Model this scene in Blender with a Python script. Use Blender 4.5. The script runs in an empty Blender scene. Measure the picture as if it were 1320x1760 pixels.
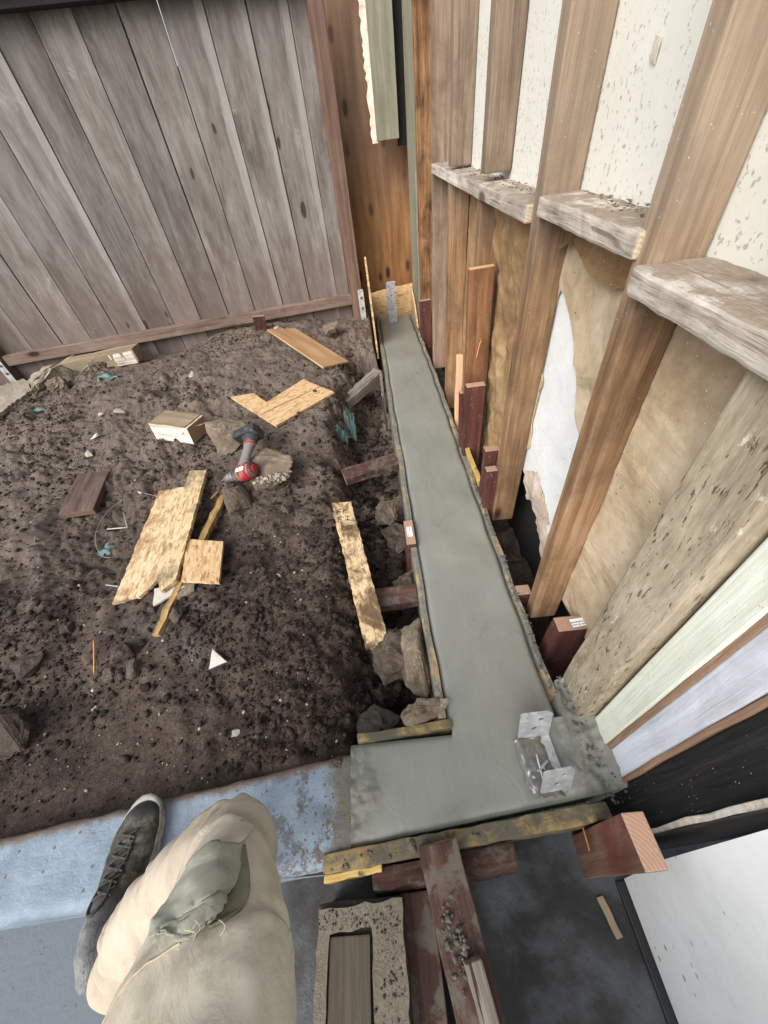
import bpy, bmesh, math, random
import numpy as np
from mathutils import Vector, Matrix, noise as mn
from mathutils.bvhtree import BVHTree

random.seed(7)
scene = bpy.context.scene
col = scene.collection

# ------------------------------------------------------------------ camera
cam_d = bpy.data.cameras.new('camera')
cam = bpy.data.objects.new('camera', cam_d)
col.objects.link(cam)
cam_d.sensor_fit = 'HORIZONTAL'
cam_d.sensor_width = 36.0
cam_d.lens = 636.89 / 1320 * 36
cam_d.clip_start = 0.02
cam_d.clip_end = 200
_R = Vector((0.99263, -0.06904, -0.09957))
_D = Vector((-0.11927, -0.70157, -0.70255))
_F = Vector((-0.02135, 0.70925, -0.70464))
mw = Matrix((( _R.x, -_D.x, -_F.x, 0.0), (_R.y, -_D.y, -_F.y, 0.0), (_R.z, -_D.z, -_F.z, 1.2), (0, 0, 0, 1)))
cam.matrix_world = mw
scene.camera = cam

# ------------------------------------------------------------------ light
SUN_EL, SUN_AZ = math.radians(42), math.radians(219)   # azimuth clockwise from +Y
world = bpy.data.worlds.new('World')
scene.world = world
world.use_nodes = True
wn = world.node_tree.nodes
wl = world.node_tree.links
wn.clear()
sky = wn.new('ShaderNodeTexSky')
sky.sky_type = 'NISHITA'
sky.sun_disc = False
sky.sun_elevation = SUN_EL
sky.sun_rotation = SUN_AZ
sky.air_density = 1.0
sky.dust_density = 4.0
hs = wn.new('ShaderNodeHueSaturation')
hs.inputs['Saturation'].default_value = 0.58
bg = wn.new('ShaderNodeBackground')
bg.inputs['Strength'].default_value = 0.15
wo = wn.new('ShaderNodeOutputWorld')
wl.new(sky.outputs[0], hs.inputs['Color'])
wl.new(hs.outputs[0], bg.inputs['Color'])
wl.new(bg.outputs[0], wo.inputs['Surface'])
sd = bpy.data.lights.new('sun', 'SUN')
sd.energy = 1.5
sd.angle = math.radians(48)
sd.color = (1.0, 0.995, 0.985)
sun = bpy.data.objects.new('sun', sd)
col.objects.link(sun)
sdir = Vector((math.sin(SUN_AZ) * math.cos(SUN_EL), math.cos(SUN_AZ) * math.cos(SUN_EL), math.sin(SUN_EL)))
sun.rotation_euler = sdir.to_track_quat('Z', 'Y').to_euler()
sun.location = sdir * 10
scene.view_settings.view_transform = 'Standard'
scene.view_settings.look = 'None'
scene.view_settings.gamma = 1.0
scene.view_settings.exposure = 0.72
scene.view_settings.use_curve_mapping = False


# ------------------------------------------------------------------ material helpers
def lin(r, g, b):
    f = lambda c: (c / 255) / 12.92 if c / 255 <= 0.04045 else ((c / 255 + 0.055) / 1.055) ** 2.4
    return (f(r), f(g), f(b), 1.0)


class MB:
    """small node-graph writer"""
    def __init__(self, name):
        self.m = bpy.data.materials.new(name)
        self.m.use_nodes = True
        self.t = self.m.node_tree
        self.t.nodes.clear()
        self.tc = self.t.nodes.new('ShaderNodeTexCoord')
        self.oi = None

    def node(self, kind, **kw):
        n = self.t.nodes.new(kind)
        for k, v in kw.items():
            setattr(n, k, v)
        return n

    def put(self, sock, v):
        if isinstance(v, bpy.types.NodeSocket):
            self.t.links.new(v, sock)
        elif v is not None:
            if sock.type == 'RGBA' and not hasattr(v, '__len__'):
                v = (v, v, v, 1)
            if sock.type == 'RGBA' and len(v) == 3:
                v = (*v, 1)
            sock.default_value = v

    def obj(self):
        return self.tc.outputs['Object']

    def rand(self):
        if self.oi is None:
            self.oi = self.node('ShaderNodeObjectInfo')
        return self.oi.outputs['Random']

    def pos(self):
        return self.node('ShaderNodeNewGeometry').outputs['Position']

    def vm(self, op, a, b=None):
        n = self.node('ShaderNodeVectorMath', operation=op)
        self.put(n.inputs[0], a)
        if b is not None:
            if op == 'SCALE':
                self.put(n.inputs['Scale'], b)
            else:
                self.put(n.inputs[1], b)
        return n.outputs[0]

    def math(self, op, a, b=None, clamp=False):
        n = self.node('ShaderNodeMath', operation=op, use_clamp=clamp)
        self.put(n.inputs[0], a)
        if b is not None:
            self.put(n.inputs[1], b)
        return n.outputs[0]

    def sep(self, v):
        n = self.node('ShaderNodeSeparateXYZ')
        self.put(n.inputs[0], v)
        return n.outputs

    def noise(self, vec, scale, detail=4, rough=0.55, dist=0.0):
        n = self.node('ShaderNodeTexNoise')
        self.put(n.inputs['Vector'], vec)
        n.inputs['Scale'].default_value = scale
        n.inputs['Detail'].default_value = detail
        n.inputs['Roughness'].default_value = rough
        n.inputs['Distortion'].default_value = dist
        return n.outputs['Fac']

    def voro(self, vec, scale, feature='F1', out='Distance', rnd=1.0):
        n = self.node('ShaderNodeTexVoronoi', feature=feature)
        self.put(n.inputs['Vector'], vec)
        n.inputs['Scale'].default_value = scale
        n.inputs['Randomness'].default_value = rnd
        return n.outputs[out]

    def ramp(self, fac, stops):
        n = self.node('ShaderNodeValToRGB')
        self.put(n.inputs[0], fac)
        e = n.color_ramp.elements
        while len(e) < len(stops):
            e.new(0.5)
        for i, (p, c) in enumerate(stops):
            e[i].position = p
            if not hasattr(c, '__len__'):
                c = (c, c, c, 1)
            e[i].color = c if len(c) == 4 else (*c, 1)
        return n.outputs[0]

    def mrange(self, v, a, b, c=0.0, d=1.0):
        n = self.node('ShaderNodeMapRange', interpolation_type='SMOOTHSTEP')
        self.put(n.inputs[0], v)
        for i, x in enumerate((a, b, c, d)):
            n.inputs[i + 1].default_value = x
        return n.outputs[0]

    def mix(self, fac, a, b, mode='MIX'):
        n = self.node('ShaderNodeMix', data_type='RGBA', blend_type=mode)
        self.put(n.inputs[0], fac)
        self.put(n.inputs[6], a)
        self.put(n.inputs[7], b)
        return n.outputs[2]

    def hsv(self, c, h=0.5, s=1.0, v=1.0):
        n = self.node('ShaderNodeHueSaturation')
        self.put(n.inputs['Color'], c)
        self.put(n.inputs['Hue'], h)
        self.put(n.inputs['Saturation'], s)
        self.put(n.inputs['Value'], v)
        return n.outputs[0]

    def bump(self, h, strength=0.4, dist=0.01, normal=None):
        n = self.node('ShaderNodeBump')
        n.inputs['Strength'].default_value = strength
        n.inputs['Distance'].default_value = dist
        self.put(n.inputs['Height'], h)
        if normal is not None:
            self.put(n.inputs['Normal'], normal)
        return n.outputs[0]

    def out(self, color, rough=0.8, normal=None, metal=0.0, spec=0.3, trans=None, coat=None, alpha=None):
        b = self.node('ShaderNodeBsdfPrincipled')
        self.put(b.inputs['Base Color'], color)
        self.put(b.inputs['Roughness'], rough)
        self.put(b.inputs['Metallic'], metal)
        self.put(b.inputs['Specular IOR Level'], spec)
        if trans is not None:
            self.put(b.inputs['Transmission Weight'], trans)
        if alpha is not None:
            self.put(b.inputs['Alpha'], alpha)
        if normal is not None:
            self.put(b.inputs['Normal'], normal)
        o = self.node('ShaderNodeOutputMaterial')
        self.t.links.new(b.outputs[0], o.inputs[0])
        return self.m


def wood(name, dark, mid, light, end=None, rough=0.8, stain=None, stain_amt=0.4, stain_scale=5.0, streak=1.0,
         mud=None, mud_lo=0.55, mud_hi=0.65, mud_scale=9.0, spk=None, spk_d=0.16, knots=True, vary=0.25, zgrad=None,
         bands=1.0, crack=0.0, warpk=1.0, bstr=0.35, peel=None, peel_lo=0.55):
    """grain runs along the local X axis; end grain on faces that look along X"""
    b = MB(name)
    r = b.rand()
    off = b.vm('SCALE', (7.3, 5.1, 9.7), r)
    p = b.vm('ADD', b.obj(), off)
    warp = b.noise(b.vm('MULTIPLY', p, (2.2, 6, 6)), 1.0, 2)
    w = b.node('ShaderNodeCombineXYZ')
    b.put(w.inputs[1], b.math('MULTIPLY', warp, 0.035 * warpk))
    b.put(w.inputs[2], b.math('MULTIPLY', warp, 0.03 * warpk))
    p2 = b.vm('ADD', p, w.outputs[0])
    fine = b.noise(b.vm('MULTIPLY', p2, (5, 160, 160)), 1.0, 5, 0.7)
    band = b.noise(b.vm('MULTIPLY', p2, (1.5, 42 * bands, 42 * bands)), 1.0, 3, 0.5, 0.3)
    blot = b.noise(b.vm('MULTIPLY', p, (3, 9, 9)), 1.0, 4, 0.6)
    f = b.math('ADD', b.math('MULTIPLY', fine, 0.42 * streak), b.math('MULTIPLY', band, 0.42))
    f = b.math('ADD', f, b.math('MULTIPLY', blot, 0.30))
    f = b.math('ADD', f, 0.5 * (1 - 0.42 * streak - 0.72))
    c = b.ramp(f, [(0.36, dark), (0.53, mid), (0.72, light)])
    if knots:
        kv = b.voro(b.vm('MULTIPLY', p, (3.2, 7.5, 7.5)), 1.0)
        kn = b.mrange(kv, 0.10, 0.19, 1.0, 0.0)
        ring = b.mrange(kv, 0.12, 0.30, 0.55, 0.0)
        c = b.mix(ring, c, [x * 0.62 for x in mid[:3]])
        c = b.mix(kn, c, [x * 0.35 for x in dark[:3]])
    if stain is not None:
        sm = b.mrange(b.noise(b.vm('MULTIPLY', p, (0.6, 1, 1)), stain_scale, 6, 0.65, 0.6), 0.42, 0.68)
        c = b.mix(b.math('MULTIPLY', sm, stain_amt), c, stain)
    if zgrad is not None:
        z = b.sep(b.pos())[2]
        zz = b.math('ADD', z, b.math('MULTIPLY', b.noise(p, 4, 4), 0.35))
        c = b.mix(b.mrange(zz, zgrad[0], zgrad[1]), c, b.mix(1.0, c, zgrad[2], 'MULTIPLY') if zgrad[3] else
                  b.mix(0.38, b.hsv(c, 0.5, 0.75, 1.15), zgrad[2]))
    if crack > 0:
        cr = b.noise(b.vm('MULTIPLY', p2, (2.2, 70, 70)), 1.0, 2, 0.5, 0.4)
        c = b.mix(b.math('MULTIPLY', b.mrange(cr, 0.30, 0.36, 1, 0), crack), c, [x * 0.25 for x in dark[:3]])
    if peel is not None:
        pf = b.noise(b.vm('MULTIPLY', p, (9, 34, 34)), 1.0, 6, 0.7, 0.3)
        c = b.mix(b.mrange(pf, peel_lo, peel_lo + 0.05), c, peel)
    if end is not None:
        nx = b.math('ABSOLUTE', b.sep(b.tc.outputs['Normal'])[0])
        ringv = b.node('ShaderNodeTexWave', wave_type='RINGS')
        b.put(ringv.inputs['Vector'], b.vm('ADD', b.vm('MULTIPLY', b.obj(), (0, 1, 1)), (0, 0.06, 0.05)))
        ringv.inputs['Scale'].default_value = 42
        ringv.inputs['Distortion'].default_value = 1.5
        ringv.inputs['Detail'].default_value = 2
        ec = b.mix(b.math('MULTIPLY', ringv.outputs['Fac'], 0.6), end, [x * 0.62 for x in end[:3]])
        c = b.mix(b.mrange(nx, 0.8, 0.9), c, ec)
    if mud is not None:
        mm = b.mrange(b.noise(p, mud_scale, 7, 0.7, 0.4), mud_lo, mud_hi)
        c = b.mix(mm, c, mud)
    if spk is not None:
        sv = b.voro(p, 95)
        sm2 = b.mrange(b.noise(p, 14, 3), 0.45, 0.6)
        c = b.mix(b.math('MULTIPLY', b.mrange(sv, spk_d, spk_d + 0.07, 1, 0), sm2), c, spk)
    val = b.math('ADD', b.math('MULTIPLY', r, vary), 1.0 - vary / 2)
    c = b.hsv(c, 0.5, 1.0, val)
    n = b.bump(b.math('ADD', fine, b.math('MULTIPLY', band, 0.6)), bstr, 0.004)
    n = b.bump(b.noise(p, 40, 4), 0.15, 0.006, n)
    return b.out(c, rough, n)


def dusty_top(m, dust, lo=0.35):
    """settled dirt on the upward faces"""
    t = m.node_tree
    bs = [n for n in t.nodes if n.type == 'BSDF_PRINCIPLED'][0]
    src = bs.inputs['Base Color'].links[0].from_socket
    b = MB.__new__(MB)
    b.m, b.t, b.oi = m, t, None
    b.tc = t.nodes.new('ShaderNodeTexCoord')
    g = t.nodes.new('ShaderNodeNewGeometry')
    up = b.mrange(b.sep(g.outputs['Normal'])[2], 0.6, 0.85)
    f = b.noise(b.obj(), 18, 8, 0.75)
    k = b.math('MULTIPLY', up, b.mrange(f, lo, lo + 0.14))
    dc = b.mix(b.noise(b.obj(), 90, 6, 0.75), lin(dust[0] - 40, dust[1] - 40, dust[2] - 38), lin(dust[0] + 34, dust[1] + 34, dust[2] + 32))
    b.put(bs.inputs['Base Color'], b.mix(k, src, dc))
    return m


def osb(name, a=(188, 152, 108), k=(132, 96, 60), l=(210, 182, 142), stain=None, st_amt=0.0, st_scale=6, sz=1.7,
        mud=None, mud_lo=0.6, dustc=None, dust_lo=0.5, squash=0.0):
    b = MB(name)
    off = b.vm('SCALE', (7.3, 5.1, 9.7), b.rand())
    p = b.vm('ADD', b.obj(), off)

    def layer(ang, sx, sy, o):
        mp = b.node('ShaderNodeMapping')
        b.put(mp.inputs[0], b.vm('ADD', p, (o, o * 1.7, 0)))
        mp.inputs['Rotation'].default_value = (0, 0, ang)
        mp.inputs['Scale'].default_value = (sx * sz, sy * sz, 3)
        pw = b.vm('ADD', mp.outputs[0], b.vm('SCALE', b.node('ShaderNodeTexNoise').outputs['Color'], 0.2))
        vn = b.node('ShaderNodeTexVoronoi')
        b.put(vn.inputs['Vector'], pw)
        vn.inputs['Scale'].default_value = 1
        g = b.sep(vn.outputs['Color'])
        fib = b.noise(b.vm('MULTIPLY', mp.outputs[0], (0.5, 14, 1)), 1.0, 3, 0.6)
        return g, vn.outputs['Distance'], fib
    g1, d1, f1 = layer(0.25, 16, 62, 0.0)
    g2, d2, f2 = layer(1.25, 20, 70, 3.1)
    g3, d3, f3 = layer(-0.6, 14, 55, 7.7)
    pick = b.mrange(g1[1], 0.5, 0.56)
    pick2 = b.mrange(g2[1], 0.55, 0.6)
    v = b.mix(pick, b.mix(pick2, g2[0], g3[0]), g1[0])
    fib = b.mix(pick, b.mix(pick2, f2, f3), f1)
    v = b.math('ADD', b.math('MULTIPLY', v, 0.62), b.math('MULTIPLY', fib, 0.38))
    c = b.ramp(v, [(0.14, lin(*k)), (0.30, lin(*a)), (0.62, lin(*l)), (0.85, lin(*a))])
    dk = b.mrange(b.noise(b.vm('MULTIPLY', p, (30, 120, 50)), 1.0, 4, 0.7, 0.6), 0.60, 0.68)
    c = b.mix(b.math('MULTIPLY', dk, 0.55), c, lin(k[0] * .6, k[1] * .6, k[2] * .6))
    if stain is not None:
        sm = b.mrange(b.noise(p, st_scale, 7, 0.72, 0.5), 0.44, 0.58)
        c = b.mix(b.math('MULTIPLY', sm, st_amt), c, stain)
    if mud is not None:
        mm = b.mrange(b.noise(b.vm('MULTIPLY', p, (1, 1 - squash, 1)), 11, 8, 0.72, 0.4), mud_lo, mud_lo + 0.08)
        c = b.mix(mm, c, mud)
    if dustc is not None:
        c = b.mix(b.mrange(b.noise(p, 14, 8, 0.75), dust_lo, dust_lo + 0.2, 0, 0.75), c, dustc)
    n = b.bump(b.math('ADD', v, b.noise(p, 90, 4)), 0.5, 0.003)
    return b.out(c, 0.85, n, spec=0.2)


# ------------------------------------------------------------------ numpy noise
def _hash(ix, iy, seed):
    h = (ix.astype(np.int64) * 374761393 + iy.astype(np.int64) * 668265263 + seed * 1442695041) & 0x7fffffff
    h = ((h ^ (h >> 13)) * 1274126177) & 0x7fffffff
    h = h ^ (h >> 16)
    return (h & 0xffff) / 65535.0


def vnoise(x, y, seed):
    ix, iy = np.floor(x), np.floor(y)
    fx, fy = x - ix, y - iy
    u, v = fx * fx * fx * (fx * (fx * 6 - 15) + 10), fy * fy * fy * (fy * (fy * 6 - 15) + 10)
    a, b_, c, d = _hash(ix, iy, seed), _hash(ix + 1, iy, seed), _hash(ix, iy + 1, seed), _hash(ix + 1, iy + 1, seed)
    return (a * (1 - u) + b_ * u) * (1 - v) + (c * (1 - u) + d * u) * v - 0.5


def fbm(x, y, f, octv, seed, gain=0.5):
    s, a = 0.0, 1.0
    for i in range(octv):
        c_, s_ = math.cos(i * 1.1 + 0.4), math.sin(i * 1.1 + 0.4)
        s = s + a * vnoise((x * c_ - y * s_) * f, (x * s_ + y * c_) * f, seed + i * 17)
        f *= 2.03
        a *= gain
    return s


def ss(a, b, x):
    t = np.clip((x - a) / (b - a), 0, 1)
    return t * t * (3 - 2 * t)


def ground(x, y):
    """height of the dug-over soil"""
    x = np.asarray(x, float)
    y = np.asarray(y, float)
    z = -.03 + .15 * ss(1.2, 2.7, y) * ss(-3.3, -2.1, x) * (1 - .6 * ss(-.9, -.15, x))
    z = z - .10 * ss(3.35, 3.6, y - .148 * (x + .12)) * (1 - ss(-1.9, -1.2, x))
    z = z + .06 * fbm(x, y, 1.7, 2, 5)
    z = z - .035 * ss(.75, .5, y) * ss(-.35, -.9, x)
    xe = -.20 + .05 * np.sin(y * 2.3 + .5) + .07 * fbm(x, y, 5, 3, 91) + .05 * fbm(x, y, 17, 3, 93)
    tr = ss(xe - .11, xe + .12, x) * (1 - ss(2.9, 3.15, y))
    tr = np.maximum(tr, ss(0.0, 0.06, x) * (1 - ss(3.95, 4.0, y)))
    z = z * (1 - tr) - (.33 - .10 * np.abs(fbm(x, y, 6, 3, 41))) * tr
    calm = 1 - .7 * ss(.62, .3, y + .12 * fbm(x, y, 3, 2, 8)) * ss(-.5, -.95, x)
    rough = .050 * fbm(x, y, 5.5, 3, 11, .55) + .034 * (np.abs(fbm(x, y, 11, 4, 23)) - .15) + .016 * fbm(x, y, 38, 4, 31, .62)
    lump = np.clip(fbm(x, y, 2.1, 2, 77) + .12, 0, 1)
    rough = rough * (.55 + 1.5 * lump)
    edge = ss(.0, .06, y - (.27 - .116 * np.minimum(np.maximum(-x - .2, 0), 1.3)))
    return z + rough * calm * (.25 + .75 * edge)


def gz(x, y):
    return float(ground(np.array([x]), np.array([y]))[0])


def gz_top(x, y, r=0.08):
    a = [ground(np.array([x + dx * r]), np.array([y + dy * r]))[0] for dx in (-1, -.5, 0, .5, 1) for dy in (-1, -.5, 0, .5, 1)]
    return float(np.percentile(a, 62))


# ------------------------------------------------------------------ object helpers
WM = {}


def thing(name, label, cat, loc=(0, 0, 0), group=None):
    o = bpy.data.objects.new(name, None)
    o.empty_display_size = 0.05
    col.objects.link(o)
    o.location = loc
    WM[o.name] = Matrix.Translation(loc)
    o['label'] = label
    o['category'] = cat
    if group:
        o['group'] = group
    return o


def tag(o, label, cat, group=None):
    o['label'] = label
    o['category'] = cat
    if group:
        o['group'] = group
    return o


def link(name, me, mat, M=None, parent=None, kind=None, label=None):
    o = bpy.data.objects.new(name, me)
    if mat is not None and len(me.materials) == 0:
        me.materials.append(mat)
    col.objects.link(o)
    M = M or Matrix.Identity(4)
    if parent is not None:
        o.parent = parent
        o.matrix_parent_inverse = WM[parent.name].inverted()
    o.matrix_basis = M
    WM[o.name] = M.copy()
    if kind:
        o['kind'] = kind
    if label:
        o['label'] = label
    return o


def from_bm(bm, smooth=False):
    me = bpy.data.meshes.new('mesh')
    bm.normal_update()
    bm.to_mesh(me)
    bm.free()
    if smooth:
        me.polygons.foreach_set('use_smooth', [True] * len(me.polygons))
    return me


def jitter(bm, amp, freq, seed):
    for v in bm.verts:
        n = mn.noise_vector(v.co * freq + Vector((seed * 3.7, seed * 1.3, seed * 7.1)))
        v.co += n * amp


def box_mesh(L, W, T, bev=0.003, cuts=0, amp=0.0, freq=9.0, seed=0, wcuts=0, bow=0.0):
    bm = bmesh.new()
    bmesh.ops.create_cube(bm, size=1.0)
    bmesh.ops.scale(bm, vec=(L, W, T), verts=bm.verts)
    if bev > 0:
        bmesh.ops.bevel(bm, geom=list(bm.edges), offset=min(bev, 0.3 * min(L, W, T)), segments=2, affect='EDGES', profile=0.6)
    for i in range(cuts):
        x = -L / 2 + L * (i + 1) / (cuts + 1)
        bmesh.ops.bisect_plane(bm, geom=bm.verts[:] + bm.edges[:] + bm.faces[:], plane_co=(x, 0, 0), plane_no=(1, 0, 0))
    for i in range(wcuts):
        y = -W / 2 + W * (i + 1) / (wcuts + 1)
        bmesh.ops.bisect_plane(bm, geom=bm.verts[:] + bm.edges[:] + bm.faces[:], plane_co=(0, y, 0), plane_no=(0, 1, 0))
    if amp:
        jitter(bm, amp, freq, seed)
    if bow:
        for v in bm.verts:
            v.co.z += bow * (1 - (2 * v.co.x / L) ** 2)
    return from_bm(bm)


_sd = [0]


def axes(p0, p1, up):
    ex = (Vector(p1) - Vector(p0)).normalized()
    ez = Vector(up)
    ez = (ez - ex * ez.dot(ex)).normalized()
    ey = ez.cross(ex)
    c = (Vector(p0) + Vector(p1)) / 2
    return Matrix(((ex.x, ey.x, ez.x, c.x), (ex.y, ey.y, ez.y, c.y), (ex.z, ey.z, ez.z, c.z), (0, 0, 0, 1)))


def bar(name, p0, p1, w, t, up, mat, parent=None, bev=0.003, cuts=6, amp=0.0015, freq=8, wcuts=0, label=None, bow=0.0):
    """board from p0 to p1: thickness t along 'up', width w across"""
    _sd[0] += 1
    L = (Vector(p1) - Vector(p0)).length
    me = box_mesh(L, w, t, bev, cuts, amp, freq, _sd[0], wcuts, bow)
    return link(name, me, mat, axes(p0, p1, up), parent, label=label)


def plate_mesh(outer, holes, t, bev=0.0):
    """flat sheet with holes, thickness t along local z (centred)"""
    bm = bmesh.new()
    edges = []
    for loop in [outer] + list(holes):
        vs = [bm.verts.new((p[0], p[1], t / 2)) for p in loop]
        edges += [bm.edges.new((vs[i], vs[(i + 1) % len(vs)])) for i in range(len(vs))]
    r = bmesh.ops.triangle_fill(bm, edges=edges, use_beauty=True, normal=(0, 0, 1))
    faces = [g for g in r['geom'] if isinstance(g, bmesh.types.BMFace)]
    ex = bmesh.ops.extrude_face_region(bm, geom=faces)
    vs = [g for g in ex['geom'] if isinstance(g, bmesh.types.BMVert)]
    bmesh.ops.translate(bm, vec=(0, 0, -t), verts=vs)
    bmesh.ops.recalc_face_normals(bm, faces=bm.faces)
    return from_bm(bm)


def rough_poly(pts, step, amp, seed, skip=()):
    """densify a polygon and roughen its sides"""
    rnd = random.Random(seed)
    out = []
    n = len(pts)
    for i in range(n):
        a, b = Vector(pts[i][:2]), Vector(pts[(i + 1) % n][:2])
        k = max(1, int((b - a).length / step))
        d = (b - a).normalized()
        nn = Vector((-d.y, d.x))
        for j in range(k):
            p = a + (b - a) * j / k
            if j and i not in skip:
                p = p + nn * rnd.uniform(-amp, amp)
            out.append((p.x, p.y))
    return out


def circ(cx, cy, r, n=12):
    return [(cx + r * math.cos(i * 2 * math.pi / n), cy + r * math.sin(i * 2 * math.pi / n)) for i in range(n)]


def flat_M(origin, ex, ey):
    ex = Vector(ex).normalized()
    ey = Vector(ey)
    ey = (ey - ex * ey.dot(ex)).normalized()
    ez = ex.cross(ey)
    o = Vector(origin)
    return Matrix(((ex.x, ey.x, ez.x, o.x), (ex.y, ey.y, ez.y, o.y), (ex.z, ey.z, ez.z, o.z), (0, 0, 0, 1)))


def rock_mesh(sx, sy, sz, seed, n=16, sub=2, amp=0.05, freq=6):
    rnd = random.Random(seed)
    bm = bmesh.new()
    for i in range(n):
        while True:
            v = Vector((rnd.uniform(-1, 1), rnd.uniform(-1, 1), rnd.uniform(-1, 1)))
            if 0.75 < v.length < 1.35:
                break
        bm.verts.new((v.x * sx / 2, v.y * sy / 2, v.z * sz / 2))
    r = bmesh.ops.convex_hull(bm, input=bm.verts)
    for v in [v for v in bm.verts if not v.link_faces]:
        bm.verts.remove(v)
    bmesh.ops.bevel(bm, geom=list(bm.edges), offset=min(sx, sy, sz) * 0.05, segments=1, affect='EDGES')
    bmesh.ops.triangulate(bm, faces=bm.faces)
    if sub:
        bmesh.ops.subdivide_edges(bm, edges=bm.edges, cuts=sub, use_grid_fill=True)
    s = min(sx, sy, sz)
    for v in bm.verts:
        k = mn.fractal(v.co * (freq / max(sx, sy, sz)) + Vector((seed, seed * 2.1, 0)), 0.9, 2.0, 5)
        k2 = mn.noise(v.co * (freq * 5 / max(sx, sy, sz)) + Vector((seed, 3, 0)))
        d = v.co.normalized()
        v.co += d * (k * amp + k2 * amp * 0.3) * s
    return from_bm(bm)


def rock(name, loc, size, rot, mat, seed, label, cat='rubble', group=None, **kw):
    kw.setdefault('amp', .11)
    kw.setdefault('n', 22)
    kw.setdefault('sub', 3)
    me = rock_mesh(*size, seed, **kw)
    from mathutils import Euler
    M = Matrix.Translation(loc) @ Euler(rot).to_matrix().to_4x4()
    return tag(link(name, me, mat, M), label, cat, group)


def revolve(profile, n=20, axis='X'):
    """profile: list of (along, radius)"""
    bm = bmesh.new()
    rings = []
    for a, r in profile:
        rings.append([bm.verts.new((a, r * math.cos(2 * math.pi * i / n), r * math.sin(2 * math.pi * i / n))) for i in range(n)])
    for k in range(len(rings) - 1):
        for i in range(n):
            bm.faces.new((rings[k][i], rings[k][(i + 1) % n], rings[k + 1][(i + 1) % n], rings[k + 1][i]))
    bm.faces.new(rings[0][::-1])
    bm.faces.new(rings[-1])
    bmesh.ops.recalc_face_normals(bm, faces=bm.faces)
    return bm


def catmull(P, t):
    n = len(P) - 1
    i = min(int(t), n - 1)
    f = t - i
    g = lambda k: P[max(0, min(n, k))]
    a, b_, c, d = g(i - 1), g(i), g(i + 1), g(i + 2)
    return 0.5 * ((2 * b_) + (-a + c) * f + (2 * a - 5 * b_ + 4 * c - d) * f * f + (-a + 3 * b_ - 3 * c + d) * f ** 3)


def tube_mesh(pts, rads, nseg, nring, deform=None, ref=Vector((0, 0, 1)), smooth=True, cap=True):
    """loft along a spline with elliptical sections; rads = (across, along-normal)"""
    P = [np.array(p, float) for p in pts]
    Rr = [np.array(r if hasattr(r, '__len__') else (r, r), float) for r in rads]
    T = np.linspace(0, len(P) - 1, nring)
    C = [Vector(catmull(P, t)) for t in T]
    RR = [catmull(Rr, t) for t in T]
    bm = bmesh.new()
    rings = []
    prev = None
    for k in range(nring):
        tg = (C[min(k + 1, nring - 1)] - C[max(k - 1, 0)]).normalized()
        if prev is None:
            nrm = (ref - tg * ref.dot(tg)).normalized()
        else:
            nrm = (prev - tg * prev.dot(tg)).normalized()
        prev = nrm
        bn = tg.cross(nrm)
        ring = []
        for i in range(nseg):
            th = 2 * math.pi * i / nseg
            rx, ry = RR[k]
            d = bn * math.cos(th) * rx + nrm * math.sin(th) * ry
            p = C[k] + d
            if deform:
                p = p + d.normalized() * deform(T[k], th, p)
            ring.append(bm.verts.new(p))
        rings.append(ring)
    for k in range(nring - 1):
        for i in range(nseg):
            bm.faces.new((rings[k][i], rings[k][(i + 1) % nseg], rings[k + 1][(i + 1) % nseg], rings[k + 1][i]))
    if cap:
        bm.faces.new(rings[0][::-1])
        bm.faces.new(rings[-1])
    bmesh.ops.recalc_face_normals(bm, faces=bm.faces)
    return bm


def wire(name, pts, r, mat, parent=None, n=6, rings=None, label=None):
    bm = tube_mesh(pts, [r] * len(pts), n, rings or (len(pts) - 1) * 5 + 1, ref=Vector((0.3, 0.2, 0.93)))
    return link(name, from_bm(bm, True), mat, None, parent, label=label)


def grid_obj(name, X, Y, Z, mat, M=None, parent=None, kind=None, smooth=True):
    ny, nx = X.shape
    v = np.stack([X, Y, Z], -1).reshape(-1, 3).astype(np.float32)
    idx = np.arange(nx * ny).reshape(ny, nx)
    q = np.stack([idx[:-1, :-1], idx[:-1, 1:], idx[1:, 1:], idx[1:, :-1]], -1).reshape(-1, 4).astype(np.int32)
    me = bpy.data.meshes.new('mesh')
    me.vertices.add(len(v))
    me.vertices.foreach_set('co', v.ravel())
    me.loops.add(q.size)
    me.loops.foreach_set('vertex_index', q.ravel())
    me.polygons.add(len(q))
    me.polygons.foreach_set('loop_start', np.arange(0, q.size, 4, dtype=np.int32))
    me.update(calc_edges=True)
    if smooth:
        me.polygons.foreach_set('use_smooth', np.ones(len(q), dtype=bool))
    return link(name, me, mat, M, parent, kind)


ICO_V = None


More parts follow.
